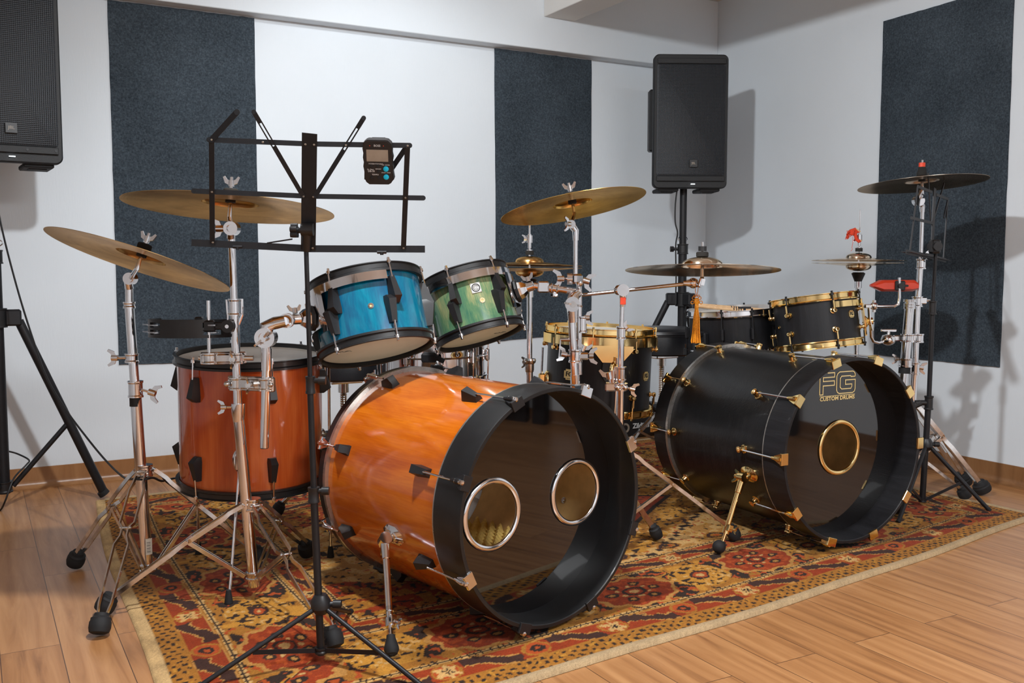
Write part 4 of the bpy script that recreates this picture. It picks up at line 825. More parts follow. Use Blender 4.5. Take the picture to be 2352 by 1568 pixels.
# boom stand with the large crash of the black kit
c4, n4 = (1.917, 2.250, .886), (.054, .069, .996)
cymbal('brilliant finish crash cymbal on a long boom arm in front of the speaker stand', c4, n4, .229, 'bronze_brilliant', bell=.028)
s4 = base_root('boom_stand', 'chrome boom cymbal stand with orange sticker, between the two bass drums', 'stand', (1.735, 2.41)); D5 = 2.95
J = V3((1.739, 2.407, 0.826)); e = V3((1.894, 2.263, 0.848)); l_ = V3((1.640, 2.497, 0.809))
MB().rod(l_, e, .0056, 16).build('boom_arm', CW, s4)
cym_mount(s4, V3((1.910, 2.242, 0.861)), c4, n4, .229, wing=False, rm=CH, hz=.040); mb = MB(); tp = V3(c4)+V3(n4)*.040; mb.rod(tp+UP*.018, tp+UP*.032, .0125, 18); mb.build('top_nut', 'black_plastic', s4)
mb = MB(); mb.tube([e-RT*.03, e-RT*.012, e, e+RT*.012], [.0065, .011, .014, .012], 16); mb.ball(e, .016, 16); mb.tube([e+RT*.004, V3((1.904, 2.245, 0.842)), V3((1.910, 2.242, 0.861))], [.011, .009, .007], 12); mb.bar([V3((1.907, 2.238, 0.842)), V3((1.911, 2.236, 0.861))], FW, .012, .010); mb.build('tilter', 'chrome', s4)
mb = MB(); mb.rod(J-FW*.017, J+FW*.017, .0185, 28); mb.rod(J-FW*.020, J-FW*.016, .014, 24); mb.tube([J, V3((1.739, 2.407, 0.794)), V3((1.738, 2.407, 0.775))], [.015, .0105, .0085], 16); mb.ball(J-RT*.012, .016, 14); mb.build('boom_joint', CH, s4)
MB().box(V3((1.734, 2.397, 0.793)), (.017, .004, .022), frame((0, 0, 0), UP, RT), .001).build('sticker', 'orange_sticker', s4)
pole(s4, [((1.738, 2.407, 0.781), (1.736, 2.408, 0.694), .0075), ((1.736, 2.408, 0.701), (1.736, 2.408, 0.567), .0095), ((1.736, 2.408, 0.580), (1.735, 2.41, .05), .0125)])
mb = MB(); collar(mb, (1.736, 2.408, 0.695), UP, .0135, .040); wing_at(mb, V3((1.739, 2.407, 0.701)), RT+UP*.8, .9, .010); mb.build('height_clamp', CH, s4); mb = MB(); collar(mb, (1.736, 2.408, 0.569), UP, .0155, .044); mb.build('height_clamp', CH, s4); mb = MB(); p = V3((1.735, 2.409, 0.529)); collar(mb, p, UP, .021, .022); mb.box(p-RT*.028, (.04, .024, .026), frame((0, 0, 0), UP, RT), .004); mb.ball(p-FW*.018-RT*.01, .010); mb.ball(p-FW*.018+RT*.012, .010); wing_at(mb, p+RT*.012-FW*.01, RT-UP*.25, 1.0, .020); wing_at(mb, p-RT*.030+UP*.01, UP-RT*.2, 1.3, .02); mb.rod(p-RT*.024, p-RT*.024+UP*.05, .008, 12); mb.build('multi_clamp', CH, s4)
tripod(s4, (1.735, 2.41), [(2.128, 2.323, 0.000), (1.62, 2.76), (1.42, 2.24)], .33, .115, rc=.020, fr=.022, gap=.016)
# silk tassel knotted to the tilter
tz = thing('tassel', 'yellow silk tassel hanging from the boom cymbal arm', 'tassel', (1.885, 2.239, 0.835)); DT = 2.872
mb = MB(); mb.tube([(1.881, 2.238, 0.851), (1.881, 2.237, 0.825), (1.885, 2.235, 0.808)], .0011, 6); mb.tube([(1.889, 2.233, 0.842), (1.888, 2.234, 0.825), (1.885, 2.235, 0.808)], .0011, 6); mb.build('cord', 'yellow_silk', tz)
mb = MB(); k0 = V3((1.885, 2.235, 0.794))
mb.ball(k0, .010, 12, sc=(1, .5, 1.1)); mb.ball(k0-UP*.012, .007, 12, sc=(1, .5, 1.3))
for s in (-1, 1):
    for (dx, dz, rr) in ((.009, .010, .0045), (.013, -.003, .0045), (.006, .016, .003)): mb.tube([k0+RT*(s*dx+rr*math.cos(a))+UP*(dz+rr*math.sin(a)) for a in [2*PI*i/14 for i in range(14)]], .0012, 6, True)
mb.ball(V3((1.885, 2.235, 0.776)), .0065, 12, sc=(1, 1, 1.6)); mb.build('knot', 'yellow_silk', tz)
mb = MB(); random.seed(11); a_, b_ = V3((1.885, 2.235, 0.775)), V3((1.884, 2.236, 0.672))
for k in range(70): an = random.uniform(0, 2*PI); rr = random.random()**.5; d = RT*math.cos(an)+FW*math.sin(an); mb.tube([a_+d*.004*rr, mix(a_, b_, .25)+d*.0085*rr, mix(a_, b_, .7)+d*.0115*rr, b_+d*.0150*rr-UP*random.uniform(-.002, .003)], .0011, 5)
mb.build('fringe', 'yellow_silk', tz)

# ================================================================ the black kit
FK = axis_frame((2.386, 2.068, .325), R_(-91.9))
bk = bass('large black oak bass drum with gold lugs and gold-ringed port', FK, .282, .094, .655, 'black_oak_around', 'black_oak', 'head_ebony_soft', [(.017, -.004, .090)], 'gold', .075)
for k in range(10):
    a = R_(36*k); bass_lug(bk, FK, .282, a, -.185, 0, 1, 'post', 'gold'); bass_lug(bk, FK, .282, a, -.545, -.655, -1, 'post', 'gold')
spur(bk, FK, .282, R_(196), -.17, (1.992, 2.239, 0.012), 'gold', True)
spur(bk, FK, .282, R_(-16), -.17, (FK @ Vector((.37, -.323, -.34)))[:], 'gold', True)
eggfoam(FK, -.10, .10, -.60, -.14, -.238, 'damping_foam', bk)
# logo: outlined F and G, rule, and the words
zl = -.094+.0128
def outline(pts, F, r=.0011, closed=True): return [F @ Vector((x, y, zl+.0006)) for x, y in pts]
mb = MB()
def ribbon(pts, w_, closed=True):
    P = [Vector(p) for p in pts]; n = len(P); L = []
    for i in range(n):
        a = P[i-1] if (closed or i) else P[0]; c = P[(i+1) % n] if (closed or i < n-1) else P[-1]; d1 = (P[i]-a); d2 = (c-P[i])
        d1 = d1.normalized() if d1.length > 1e-9 else d2.normalized(); d2 = d2.normalized() if d2.length > 1e-9 else d1
        m = (d1+d2); m = m.normalized() if m.length > 1e-6 else d1; nn = Vector((-m.y, m.x)); k = max(.5, nn.dot(Vector((-d1.y, d1.x)))); L.append(nn*(w_/2/k))
    vs = []; 
    for z in (zl, zl+.0008):
        for i in range(n): vs.append(FK @ Vector((*(P[i]+L[i]), z)))
        for i in range(n): vs.append(FK @ Vector((*(P[i]-L[i]), z)))
    fs = []; m_ = n if closed else n-1
    for i in range(m_):
        j = (i+1) % n; fs += [(2*n+i, 2*n+j, 3*n+j, 3*n+i), (i, 2*n+i, 2*n+j, j), (n+i, n+j, 3*n+j, 3*n+i)]
    mb.add(vs, fs)
X_ = lambda x: -.073+x; Y_ = lambda y: .170+y
ribbon([(X_(0), Y_(0)), (X_(0), Y_(.050)), (X_(.002), Y_(.052))], .0030, False)
ribbon([(X_(0), Y_(0)), (X_(.014), Y_(0)), (X_(.014), Y_(.028)), (X_(.062), Y_(.028)), (X_(.062), Y_(.042)), (X_(.014), Y_(.042)), (X_(.014), Y_(.054)), (X_(.062), Y_(.054)), (X_(.062), Y_(.068)), (X_(.032), Y_(.068))], .0030, False)
ribbon([(X_(.152), Y_(.052)), (X_(.152), Y_(.060)), (X_(.148), Y_(.066)), (X_(.142), Y_(.069)), (X_(.084), Y_(.069)), (X_(.076), Y_(.064)), (X_(.072), Y_(.056)), (X_(.072), Y_(.012)), (X_(.076), Y_(.004)), (X_(.084), Y_(0)), (X_(.142), Y_(0)), (X_(.150), Y_(.004)), (X_(.153), Y_(.012)), (X_(.153), Y_(.042)), (X_(.110), Y_(.042)), (X_(.110), Y_(.028)), (X_(.138), Y_(.028)), (X_(.138), Y_(.020)), (X_(.134), Y_(.014)), (X_(.094), Y_(.014)), (X_(.087), Y_(.020)), (X_(.087), Y_(.048)), (X_(.093), Y_(.055)), (X_(.132), Y_(.055)), (X_(.134), Y_(.052)), (X_(.152), Y_(.052))], .0030, False)
ribbon([(X_(0), Y_(-.0055)), (X_(.153), Y_(-.0055))], .0018, False)
mb.build('head_logo', 'gold', bk)
text('CUSTOM DRUMS', .0170, FK @ Matrix.Translation((.0035, .1555, zl+.0004)), bk, 'logo_words', 'gold', sx=1.16, bold=.0005)

def fg_badge(t, F, a, R, z, w_=.036):
    Fa = at_shell(F, a, R, z, 1); k = w_/.036
    pts = [(-.018, -.011), (-.012, -.011), (-.012, -.016), (.012, -.016), (.012, -.011), (.018, -.011), (.018, .011), (.012, .011), (.012, .016), (-.012, .016), (-.012, .011), (-.018, .011)]
    b = MB().prism([(x*k, y*k) for x, y in pts], -.001, .0022, Fa).build('badge', 'gold', t)
    text('FG', .020*k, Fa @ Matrix.Translation((0, .0008*k, .0024)), b, 'badge_letters', 'black_plastic', bold=.0006); MB().box(Fa @ Vector((0, -.0125*k, .0023)), (.018*k, .0016, .0008), Fa).build('badge_rule', 'black_plastic', b)

# black floor tom
FT = frame((2.072, 3.028, .365), (.035, -.02, 1), (1, 0, 0))
bf = drum('floor_tom', 'black floor tom with wide gold rim and suspension ring, left of the black bass drum', 'drum', FT, .197, .290, 'black_oak', 'gold', 'post', 'gold', 8, R_(-131.6), 'head_coated', 'head_clear', hk='thin', rodm='gold', lug_in=.042)
mb = MB(); h = .290
mb.lathe([(.213, h-.046), (.2155, h-.046), (.2155, h-.012), (.213, h-.012)], FT, 96)
mb.prism([(-.075, .045), (-.036, .0), (.036, 0), (.075, .045), (.075, .06), (-.075, .06)], .0, .003, at_shell(FT, R_(-112), .214, h-.100, 1))
mb.build('suspension_ring', 'gold', bf)
Fa = at_shell(FT, R_(-112), .200, h-.125, 1); mb = MB(); mb.prism([(.034*math.cos(a)*1.0, (.055 if math.sin(a) > 0 else .050)*math.copysign(abs(math.sin(a))**.6, math.sin(a))) for a in [2*PI*i/24 for i in range(24)]], 0, .012, Fa); mb.build('isolation_pad', 'black_plastic', bf)
fg_badge(bf, FT, R_(-157), .197, .135, .044); fg_badge(bf, FT, R_(-63), .197, .135, .038)
ft_leg(bf, FT, .212, R_(-109), (FT @ Vector((-.078, -.225, -.353)))[:], 'chrome', top=.045, plate='gold', r=.0048, zbr=.165)
ft_leg(bf, FT, .197, R_(160), (FT @ Vector((-.20, .09, -.353)))[:], 'chrome', top=.12, plate='gold', r=.0048)
ft_leg(bf, FT, .197, R_(35), (FT @ Vector((.19, .14, -.353)))[:], 'chrome', top=.12, plate='gold', r=.0048)

# black rack tom
FR_ = frame((2.807, 2.616, .603), (-.042, .150, .985), (.87, -.49, 0))
br = drum('rack_tom', 'small black rack tom with gold hoops above the black bass drum', 'drum', FR_, .1524, .165, 'black_oak', 'gold', 'post', 'gold', 6, R_(-144), 'head_coated', 'head_clear', hk='thin', rodm='black_metal', lug_in=.030)
fg_badge(br, FR_, R_(-53), .1524, .098, .030)
vent(br, FR_, .1524, R_(-170), .078, 'gold')
mb = MB(); mb.lathe([(.166, h2), (.1685, h2), (.1685, h2+.022), (.166, h2+.022)] if (h2 := .127) else [], FR_, 50, R_(-82), R_(40)); Fa = at_shell(FR_, R_(-15), .168, .075, 1); mb.prism([(-.032, -.062), (.032, -.062), (.038, -.05), (.038, .06), (-.038, .06), (-.038, -.05)], 0, .004, Fa); mb.build('suspension_band', 'gold', br)
mb = MB(); mb.lathe([(0, 0), (.022, 0), (.022, .006), (.014, .012), (.013, .030), (0, .032)], Fa @ Matrix.Translation((0, -.01, .003)), 20); wingnut(mb, Fa @ Vector((.016, -.012, .020)), Fa.to_3x3() @ Vector((1, 0, 0)), Fa.to_3x3() @ Vector((0, 0, 1)), 1.0); mb.build('tom_bracket', 'gold', br)
pR = Fa @ Vector((0, -.01, .024))

# black snare, sticks and drum key
FN = frame((2.706, 2.968, .563), (-.06, .02, 1), (1, 0, 0))
bs = drum('snare_drum', 'dark snare drum with slim black tension rods behind the black bass drum', 'drum', FN, .178, .150, 'black_oak', 'chrome', 'tube', 'black_metal', 10, R_(-110), 'head_coated', 'head_clear', hk='thin', rodm='black_metal', lug_in=.055)
snare_stand('chrome stand cradling the dark snare drum of the black kit', (2.706, 2.968), .563, [(2.93, 3.12), (2.53, 3.14), (2.62, 2.72)])
mb = MB(); Fa = at_shell(FN, R_(-172), .178, .06, 1); mb.box(Fa @ Vector((0, 0, .014)), (.05, .05, .026), Fa, .005); mb.box(Fa @ Vector((0, .02, .03)), (.03, .02, .04), Fa, .004); mb.build('strainer', 'black_metal', bs)
def stick(label, a, b, f):
    a, b = V3(a), V3(b); d = (b-a).normalized(); L = (b-a).length; F = frame(a, d)
    t = thing('drumstick', label, 'drumstick', None, 'pair of drumsticks on the dark snare', F)
    MB().lathe([(0, 0), (.004, .0005), (.0068, .004), (.0072, .02), (.0072, L*.68), (.0040, L-.022), (.0030, L-.012)], F, 16, closed=False).build('shaft', 'maple_stick', t)
    MB().ball(a+d*(L-.007), .0052, 12, sc=(1, 1, 1)).build('tip', 'maple_stick', t)
    for k, q in enumerate((f-.012, f, f+.010, f+.020)): MB().lathe([(.0071, q*1.0), (.00745, q), (.00745, q+.004), (.0071, q+.004)], F, 12, R_(40), R_(200)).build('print_mark', 'black_plastic', t)
zs = .755
stick('nearer drumstick lying across the dark snare drum, butt to the left', (2.488, 2.950, 0.742), (2.886, 2.852, 0.703), .17)
stick('farther drumstick lying across the dark snare drum', (2.520, 2.977, 0.745), (2.919, 2.914, 0.711), .16)
kq = V3((2.614, 2.816, 0.712)); mb = MB(); mb.rod(kq-UP*.006, kq+UP*.022, .0048, 10); mb.box(kq+UP*.026, (.050, .007, .008), frame((0, 0, 0), UP, RT+UP*0), .002); tag(mb.build('drum_key', 'black_metal', None), 'black T-shaped drum key standing on the rim of the dark snare', 'drum key')

throne('round black drum throne of the black kit, in front of the loudspeaker stand', (2.689, 3.421, 0.551), .172, .625, .115)

# low black case by the back wall
cs = V3(2.985, 4.13, 0); mb = MB(); Fc = frame((0, 0, 0), UP, (1, .05, 0)); t = thing('cymbal_case', 'low black case with white lettering on the floor behind the black floor tom', 'case', cs)
MB().box(cs+UP*.085, (.46, .20, .17), Fc, .02).build('case_body', 'vinyl_black', t); MB().box(cs+UP*.10, (.462, .202, .006), Fc, .002).build('zipper', 'black_metal', t)
text('Zildjian', .036, Matrix.Translation((cs.x+.050, cs.y-.1045, .068)) @ Matrix.Rotation(R_(90), 4, 'X'), t, 'case_lettering', 'white_paint', bold=.001)
MB().lathe([(.016, 0), (.026, 0), (.026, .003), (.016, .003)], Matrix.Translation((cs.x-.050, cs.y-.101, .062)) @ Matrix.Rotation(R_(90), 4, 'X'), 24).build('case_emblem', 'screen_grey', t)

# hi-hat of the black kit
D6 = 3.86; h6 = V3((3.094, 2.689, 0.916))
hihat('upper hi-hat cymbal beside the red wood block', 'lower hi-hat cymbal beside the red wood block', 'chrome hi-hat stand of the black kit with red yarn on its rod', h6, D6, .180, 'bronze_brilliant', .205, 0, 0, .46, (.3, 2.4, 4.5), 'black_plastic')
ty = V3((3.096, 2.688, 1.007)); t = thing('yarn_charm', 'red yarn charm hooked round the hi-hat rod', 'charm', ty)
P = lambda x, y, o=0: V3((2.967, 2.747, 1.327))+FW*o+RT*((x/3.92)*D6/2217.7)-UP*((y/3.92)*D6/2217.7)
mb = MB(); mb.tube([P(300, 660), P(285, 665), P(262, 640), P(240, 655), P(232, 690)], [.004, .005, .008, .013, .010], 10)
random.seed(2)
for k in range(26): p0 = P(236, 672, random.uniform(-.008, .008)); mb.tube([p0, p0-RT*random.uniform(.0, .018)-UP*random.uniform(-.012, .014), p0-RT*random.uniform(.008, .024)-UP*random.uniform(-.004, .026)], .0014, 5)
mb.tube([P(272, 650), P(268, 690), P(280, 728), P(303, 745), P(318, 742)], [.006, .0068, .0068, .0075, .004], 10)
mb.build('yarn_body', 'red_yarn', t)
mb = MB(); mb.ball(P(270, 640), .0062, 10); mb.tube([P(285, 640), P(300, 660), P(312, 655)], .0032, 8); mb.ball(P(316, 740), .005, 10); mb.build('yarn_ends', 'maple_stick', t)
mb = MB(); mb.tube([P(246, 700), P(248, 760), P(240, 800), P(245, 815), P(232, 832)], .0009, 5); mb.build('yarn_thread', 'red_yarn', t)

# second ride with its stand
c7, n7 = (3.168, 2.463, 1.208), (-.005, .087, .996)
cymbal('dark ride cymbal highest on the right, in front of the felt panel', c7, n7, .232, 'bronze_dark', name='ride_cymbal')
s7 = base_root('cymbal_stand', 'rightmost chrome cymbal stand, its feet on the bare floor by the wall', 'stand', (3.18, 2.50)); D7 = 3.735
j = V3((3.158, 2.470, 1.146)); cym_mount(s7, j, c7, n7, .232, wing=False); tp = V3(c7)+V3(n7)*.031; mb = MB(); mb.rod(tp+UP*.014, tp+UP*.034, .017, 16, .013); mb.build('top_felt', 'felt_dark', s7); MB().rod(tp+UP*.034, tp+UP*.050, .012, 8).build('top_nut', 'orange_sticker', s7); MB().rod(tp+UP*.05, tp+UP*.06, .005, 8).build('rod_tip', CH, s7)
mb = MB(); mb.rod(j-FW*.014, j+FW*.014, .020, 24); mb.tube([j, V3((3.201, 2.486, 1.133)), V3((3.202, 2.485, 1.105))], [.012, .012, .009], 14); mb.tube([j, V3((3.159, 2.458, 1.171)), V3((3.160, 2.458, 1.186))], [.012, .010, .008], 12); mb.build('tilter', CH, s7)
pole(s7, [((3.203, 2.485, 1.117), (3.203, 2.485, 0.917), .0075), ((3.203, 2.485, 0.925), (3.198, 2.488, 0.749), .0115), ((3.196, 2.489, 0.766), (3.194, 2.490, 0.478), .0135), ((3.193, 2.490, 0.495), (3.18, 2.50, .05), .0155)])
mb = MB(); collar(mb, (3.205, 2.484, 0.907), UP, .0165, .040); wing_at(mb, V3((3.201, 2.486, 0.933)), RT+UP*.2, 1.0, .02); mb.build('height_clamp', CH, s7); mb = MB(); collar(mb, (3.196, 2.489, 0.762), UP, .019, .040); mb.box(V3((3.203, 2.479, 0.766)), (.04, .024, .026), frame((0, 0, 0), UP, RT), .003); mb.rod((3.211, 2.475, 0.766), (3.234, 2.462, 0.766), .005, 10); mb.build('height_clamp', CH, s7); mb = MB(); collar(mb, (3.194, 2.490, 0.502), UP, .018, .05); wing_at(mb, V3((3.202, 2.486, 0.508)), RT-UP*.2, 1.1, .012); mb.build('height_clamp', CH, s7)
tripod(s7, (3.18, 2.50), [(3.508, 2.483, 0.000), (3.450, 2.360, 0.000), (2.87, 2.30)], .36, .13, rc=.022, fr=.034, gap=.030, w_=.016)
# tom post clamped to it, with the rod to the rack tom
s8 = base_root('tom_stand', 'thick chrome post with capped top carrying the black rack tom', 'stand', (3.075, 2.49)); D8 = 3.69
pole(s8, [((3.133, 2.473, 0.761), (3.123, 2.478, 0.525), .0180), ((3.123, 2.478, 0.533), (3.075, 2.49, .04), .0185)])
mb = MB()
for q, r in (((3.133, 2.473, 0.767), .022), ((3.132, 2.473, 0.752), .0195), ((3.132, 2.473, 0.741), .0195)): collar(mb, q, UP, r, .010)
mb.build('top_cap', CH, s8)
mb = MB(); a_, b_ = V3((3.129, 2.475, 0.624)), V3((3.163, 2.456, 0.624)); collar(mb, a_, UP, .024, .032); mb.box(a_-RT*.055-FW*.004, (.085, .026, .022), frame((0, 0, 0), UP, RT), .004); mb.box(mix(a_, b_, .5), (.07, .03, .026), frame((0, 0, 0), UP, RT), .004); collar(mb, b_, UP, .021, .034); g = V3((3.056, 2.504, 0.618)); mb.ball(g, .027, 20, sc=(1, 1, .8)); mb.rod(g, g+UP*.036, .006, 10); mb.box(g+UP*.036, (.06, .012, .010), frame((0, 0, 0), UP, RT), .004); mb.build('rod_clamp', CH, s8)
mb = MB(); mb.tube([g, V3((3.008, 2.509, 0.608)), V3((2.982, 2.511, 0.614)), V3((2.970, 2.512, 0.632)), mix(V3((2.964, 2.510, 0.654)), pR, .25), pR], .0058, 12); mb.build('tom_rod', CH, s8)
mb = MB(); collar(mb, (3.123, 2.478, 0.530), UP, .0245, .034); wing_at(mb, V3((3.116, 2.482, 0.543)), -RT, .9, .022); mb.build('height_clamp', CH, s8); MB().rod((3.122, 2.479, 0.513), (3.121, 2.479, 0.488), .0215, 24).build('rubber_sleeve', 'black_rubber', s8)
tripod(s8, (3.075, 2.49), [(2.83, 2.36), (3.02, 2.74), (3.30, 2.33)], .22, .08, rc=.024, fr=.024, gap=.02)
# red block
DJ = 3.56; wb = thing('wood_block', 'glossy red faceted percussion block on an angled rod', 'wood block', (2.973, 2.413, 0.823)); k = DJ/2217.7; o = V3((2.973, 2.413, 0.825))
Fj = Matrix(((RT.x, UP.x, -FW.x, o.x), (RT.y, UP.y, -FW.y, o.y), (RT.z, UP.z, -FW.z, o.z), (0, 0, 0, 1)))
pr = [(-54*k, -1*k), (-32*k, -12*k), (38*k, -12*k), (52*k, -7*k), (52*k, 6*k), (42*k, 14*k), (-32*k, 14*k), (-54*k, 3*k)]
pi_ = [(x*.93, y*.55) for x, y in pr]; mb = MB(); n = len(pr)
vs = [Fj @ Vector((x, y, z)) for P_, z in ((pi_, -.034), (pr, -.022), (pr, .008), (pi_, .022)) for x, y in P_]
mb.add(vs, [tuple(range(n))[::-1], tuple(range(3*n, 4*n))]+[(b*n+i, b*n+(i+1) % n, (b+1)*n+(i+1) % n, (b+1)*n+i) for b in range(3) for i in range(n)]); mb.build('block_body', 'red_plastic', wb)
mb = MB(); p = V3((2.967, 2.387, 0.827)); mb.box(p, (.036, .014, .036), frame((0, 0, 0), UP, RT), .004); mb.rod(p, p-FW*.016, .011, 14); mb.box(p-FW*.012+RT*.012, (.028, .008, .008), frame((0, 0, 0), UP, RT), .002); mb.build('block_clamp', 'black_plastic', wb)
MB().tube([(2.961, 2.386, 0.857), (2.963, 2.384, 0.783), (2.960, 2.386, 0.760), (2.947, 2.393, 0.752), (2.919, 2.443, 0.750)], .0052, 12).build('block_rod', CH, wb)
mb = MB(); p = V3((2.916, 2.457, 0.751)); mb.ball(p, .015, 14); mb.rod(p-UP*.022, p+UP*.022, .0065, 10); mb.box(p-RT*.012, (.045, .016, .014), frame((0, 0, 0), UP, RT), .002); mb.bar([p-RT*.02, p-RT*.016-UP*.05, p-RT*.005-UP*.09], FW, .02, .003); mb.build('rod_clamp', CW, wb)

# ================================================================ loudspeakers on tripods
def speaker(label, c, nrm, w_=.36, h=.635, dp=.33):
    n = V3(nrm).normalized(); x = UP.cross(n).normalized(); c = V3(c); F = Matrix(((x.x, UP.x, n.x, c.x), (x.y, UP.y, n.y, c.y), (x.z, UP.z, n.z, c.z), (0, 0, 0, 1)))
    t = thing('loudspeaker', label, 'loudspeaker', None, 'matching black loudspeakers on tripods', F)
    def ring(wd, ht, z, r, bow=0):
        P_ = []
        for cx, cy, a0 in ((1, 1, 0), (-1, 1, 90), (-1, -1, 180), (1, -1, 270)):
            for i in range(7): a = R_(a0+15*i); X = cx*(wd/2-r)+r*math.cos(a); P_.append((X, cy*(ht/2-r)+r*math.sin(a), z+bow*(1-(2*X/wd)**2)))
        return P_
    secs = [ring(w_*.62, h*.86, -dp, .03), ring(w_*.80, h*.94, -dp*.62, .035), ring(w_*.985, h*.985, -.05, .03), ring(w_*1.0, h, -.035, .026), ring(w_, h, -.008, .026, .008), ring(w_-.010, h-.010, .0, .022, .008)]
    m = 28; vs = [F @ Vector(p) for s_ in secs for p in s_]; fs = [(b*m+i, b*m+(i+1) % m, (b+1)*m+(i+1) % m, (b+1)*m+i) for b in range(len(secs)-1) for i in range(m)]+[tuple(range(m))[::-1], tuple(range((len(secs)-1)*m, len(secs)*m))]
    MB().add(vs, fs).build('cabinet', 'speaker_shell', t)
    g = ring(w_-.030, h-.110, .0035, .012, .008); g2 = ring(w_-.038, h-.118, .0060, .010, .0085)
    g = [(x, y+.006, z) for x, y, z in g]; g2 = [(x, y+.006, z) for x, y, z in g2]; mb = MB(); mb.add([F @ Vector(p) for p in g+g2], [(i, (i+1) % m, m+(i+1) % m, m+i) for i in range(m)]+[tuple(range(m, 2*m))]); mb.build('grille', 'grille', t)
    for sy in (1, -1):
        mb = MB(); mb.box(F @ Vector((0, sy*(h/2-.040)+.006-.000, .0085)), (w_-.032, .024, .006), F, .002); fr = mb.build('trim_strip', 'speaker_shell', t)
        for q in (-.42, -.08, .17, .43): MB().rod(F @ Vector((q*w_, sy*(h/2-.040)+.006, .010)), F @ Vector((q*w_, sy*(h/2-.040)+.006, .0135)), .0045, 12).build('grille_screw', 'black_metal', fr)
        
    b = MB().box(F @ Vector((.012, -h/2+.118, .016)), (.038, .036, .003), F, .001).build('badge', 'black_plastic', t); text('JBL', .016, F @ Matrix.Translation((.012, -h/2+.118, .018)), b, 'badge_letters', 'screen_grey')
    MB().box(F @ Vector((.012, -h/2+.020, .0085)), (.020, .0028, .003), F).build('power_light', 'led_white', t)
    for s_ in (-1, 1): mb = MB(); mb.box(F @ Vector((s_*w_*.28, -h/2-.004, -.10)), (.10, .018, .16), F, .006); mb.box(F @ Vector((s_*w_*.28, -h/2-.013, -.08)), (.06, .006, .05), F, .003); mb.build('base_foot', 'black_rubber', t)
    MB().box(F @ Vector((-w_*.465, .02, -.13)), (.030, .30, .055), F, .01).build('side_handle', 'black_plastic', t)
    return t
def spk_stand(label, c, zt, hubz, legs, D, low=.0, zc=None):
    t = base_root('speaker_stand', label, 'stand', c, 'tripod stands under the loudspeakers'); b = V3(c[0], c[1], 0)
    mb = MB(); mb.rod(b+UP*(hubz+.24 if zc is None else zc), b+UP*zt, .0175, 20); mb.rod(b+UP*.06, b+UP*(hubz+.26 if zc is None else zc), .021, 20); mb.build('pole', 'black_metal', t)
    zc = hubz+.26 if zc is None else zc
    mb = MB(); collar(mb, b+UP*zc, UP, .026, .05); mb.rod(b+UP*zc-RT*.02, b+UP*zc-RT*.05, .008, 10); mb.rod(b+UP*zc-RT*.045, b+UP*zc-RT*.062, .014, 8); mb.build('height_clamp', 'black_plastic', t)
    mb = MB(); mb.tube([b+UP*(zc+.05)+V3(.028*math.cos(a), .0, .014*math.sin(a)) for a in [2*PI*i/16 for i in range(16)]], .0022, 6, True); mb.build('pin_ring', CH, t)
    mb = MB(); collar(mb, b+UP*hubz, UP, .032, .070); mb.build('hub', 'black_plastic', t)
    mb = MB(); collar(mb, b+UP*.085, UP, .028, .04); mb.build('lower_hub', 'black_plastic', t)
    for f in legs:
        f = V3(f[0], f[1], 0); d = (f-b).normalized(); p0 = b+d*.07+UP*(hubz-.012); sd = UP.cross(d); kn = mix(p0, f, .56)
        mb = MB(); mb.rod(p0, f+UP*.020-d*.004, .0165, 16); mb.box(b+d*.052+UP*(hubz), (.055, .045, .060), frame((0, 0, 0), UP, d), .006); lg = mb.build('leg', 'black_metal', t)
        mb = MB(); mb.rod(b+d*.03+UP*.085, kn, .0095, 12); mb.ball(kn, .014, 10); mb.build('brace', 'black_metal', t)
        mb = MB(); e = (f-p0).normalized(); mb.tube([mix(p0, f, .955), f+UP*.016-d*.002], [.020, .021], 16); mb.build('rubber_foot', 'black_rubber', lg)
    return t
cR = V3(3.086, 3.77, 0)
nR = (-.648, -.783, 0); nR = V3(nR)+RT*.22
speaker('black loudspeaker in the room corner, on the pole behind the boom cymbal', V3((3.050, 3.678, 1.589)), nR)
spk_stand('black tripod stand under the corner loudspeaker', (3.086, 3.77), (3.068, 3.782, 1.295)[2], .735, [(cR.x+.42*math.cos(a), cR.y+.42*math.sin(a)) for a in (2.63, .54, -1.55)], 4.8, zc=(3.072, 3.780, 0.982)[2])
cL = V3(.085, 3.99, 0)
speaker('black loudspeaker at the left edge, only its lower corner in the picture', V3((0.137, 3.845, 1.579)), (.06, -1, 0), .355)
spk_stand('black tripod stand under the left loudspeaker, one leg near the rug', (.085, 3.99), 1.30, (0.122, 3.969, 0.710)[2], [(.431, 3.99), (-.13, 3.68), (-.09, 4.24)], 3.5, zc=(0.102, 3.980, 0.932)[2])

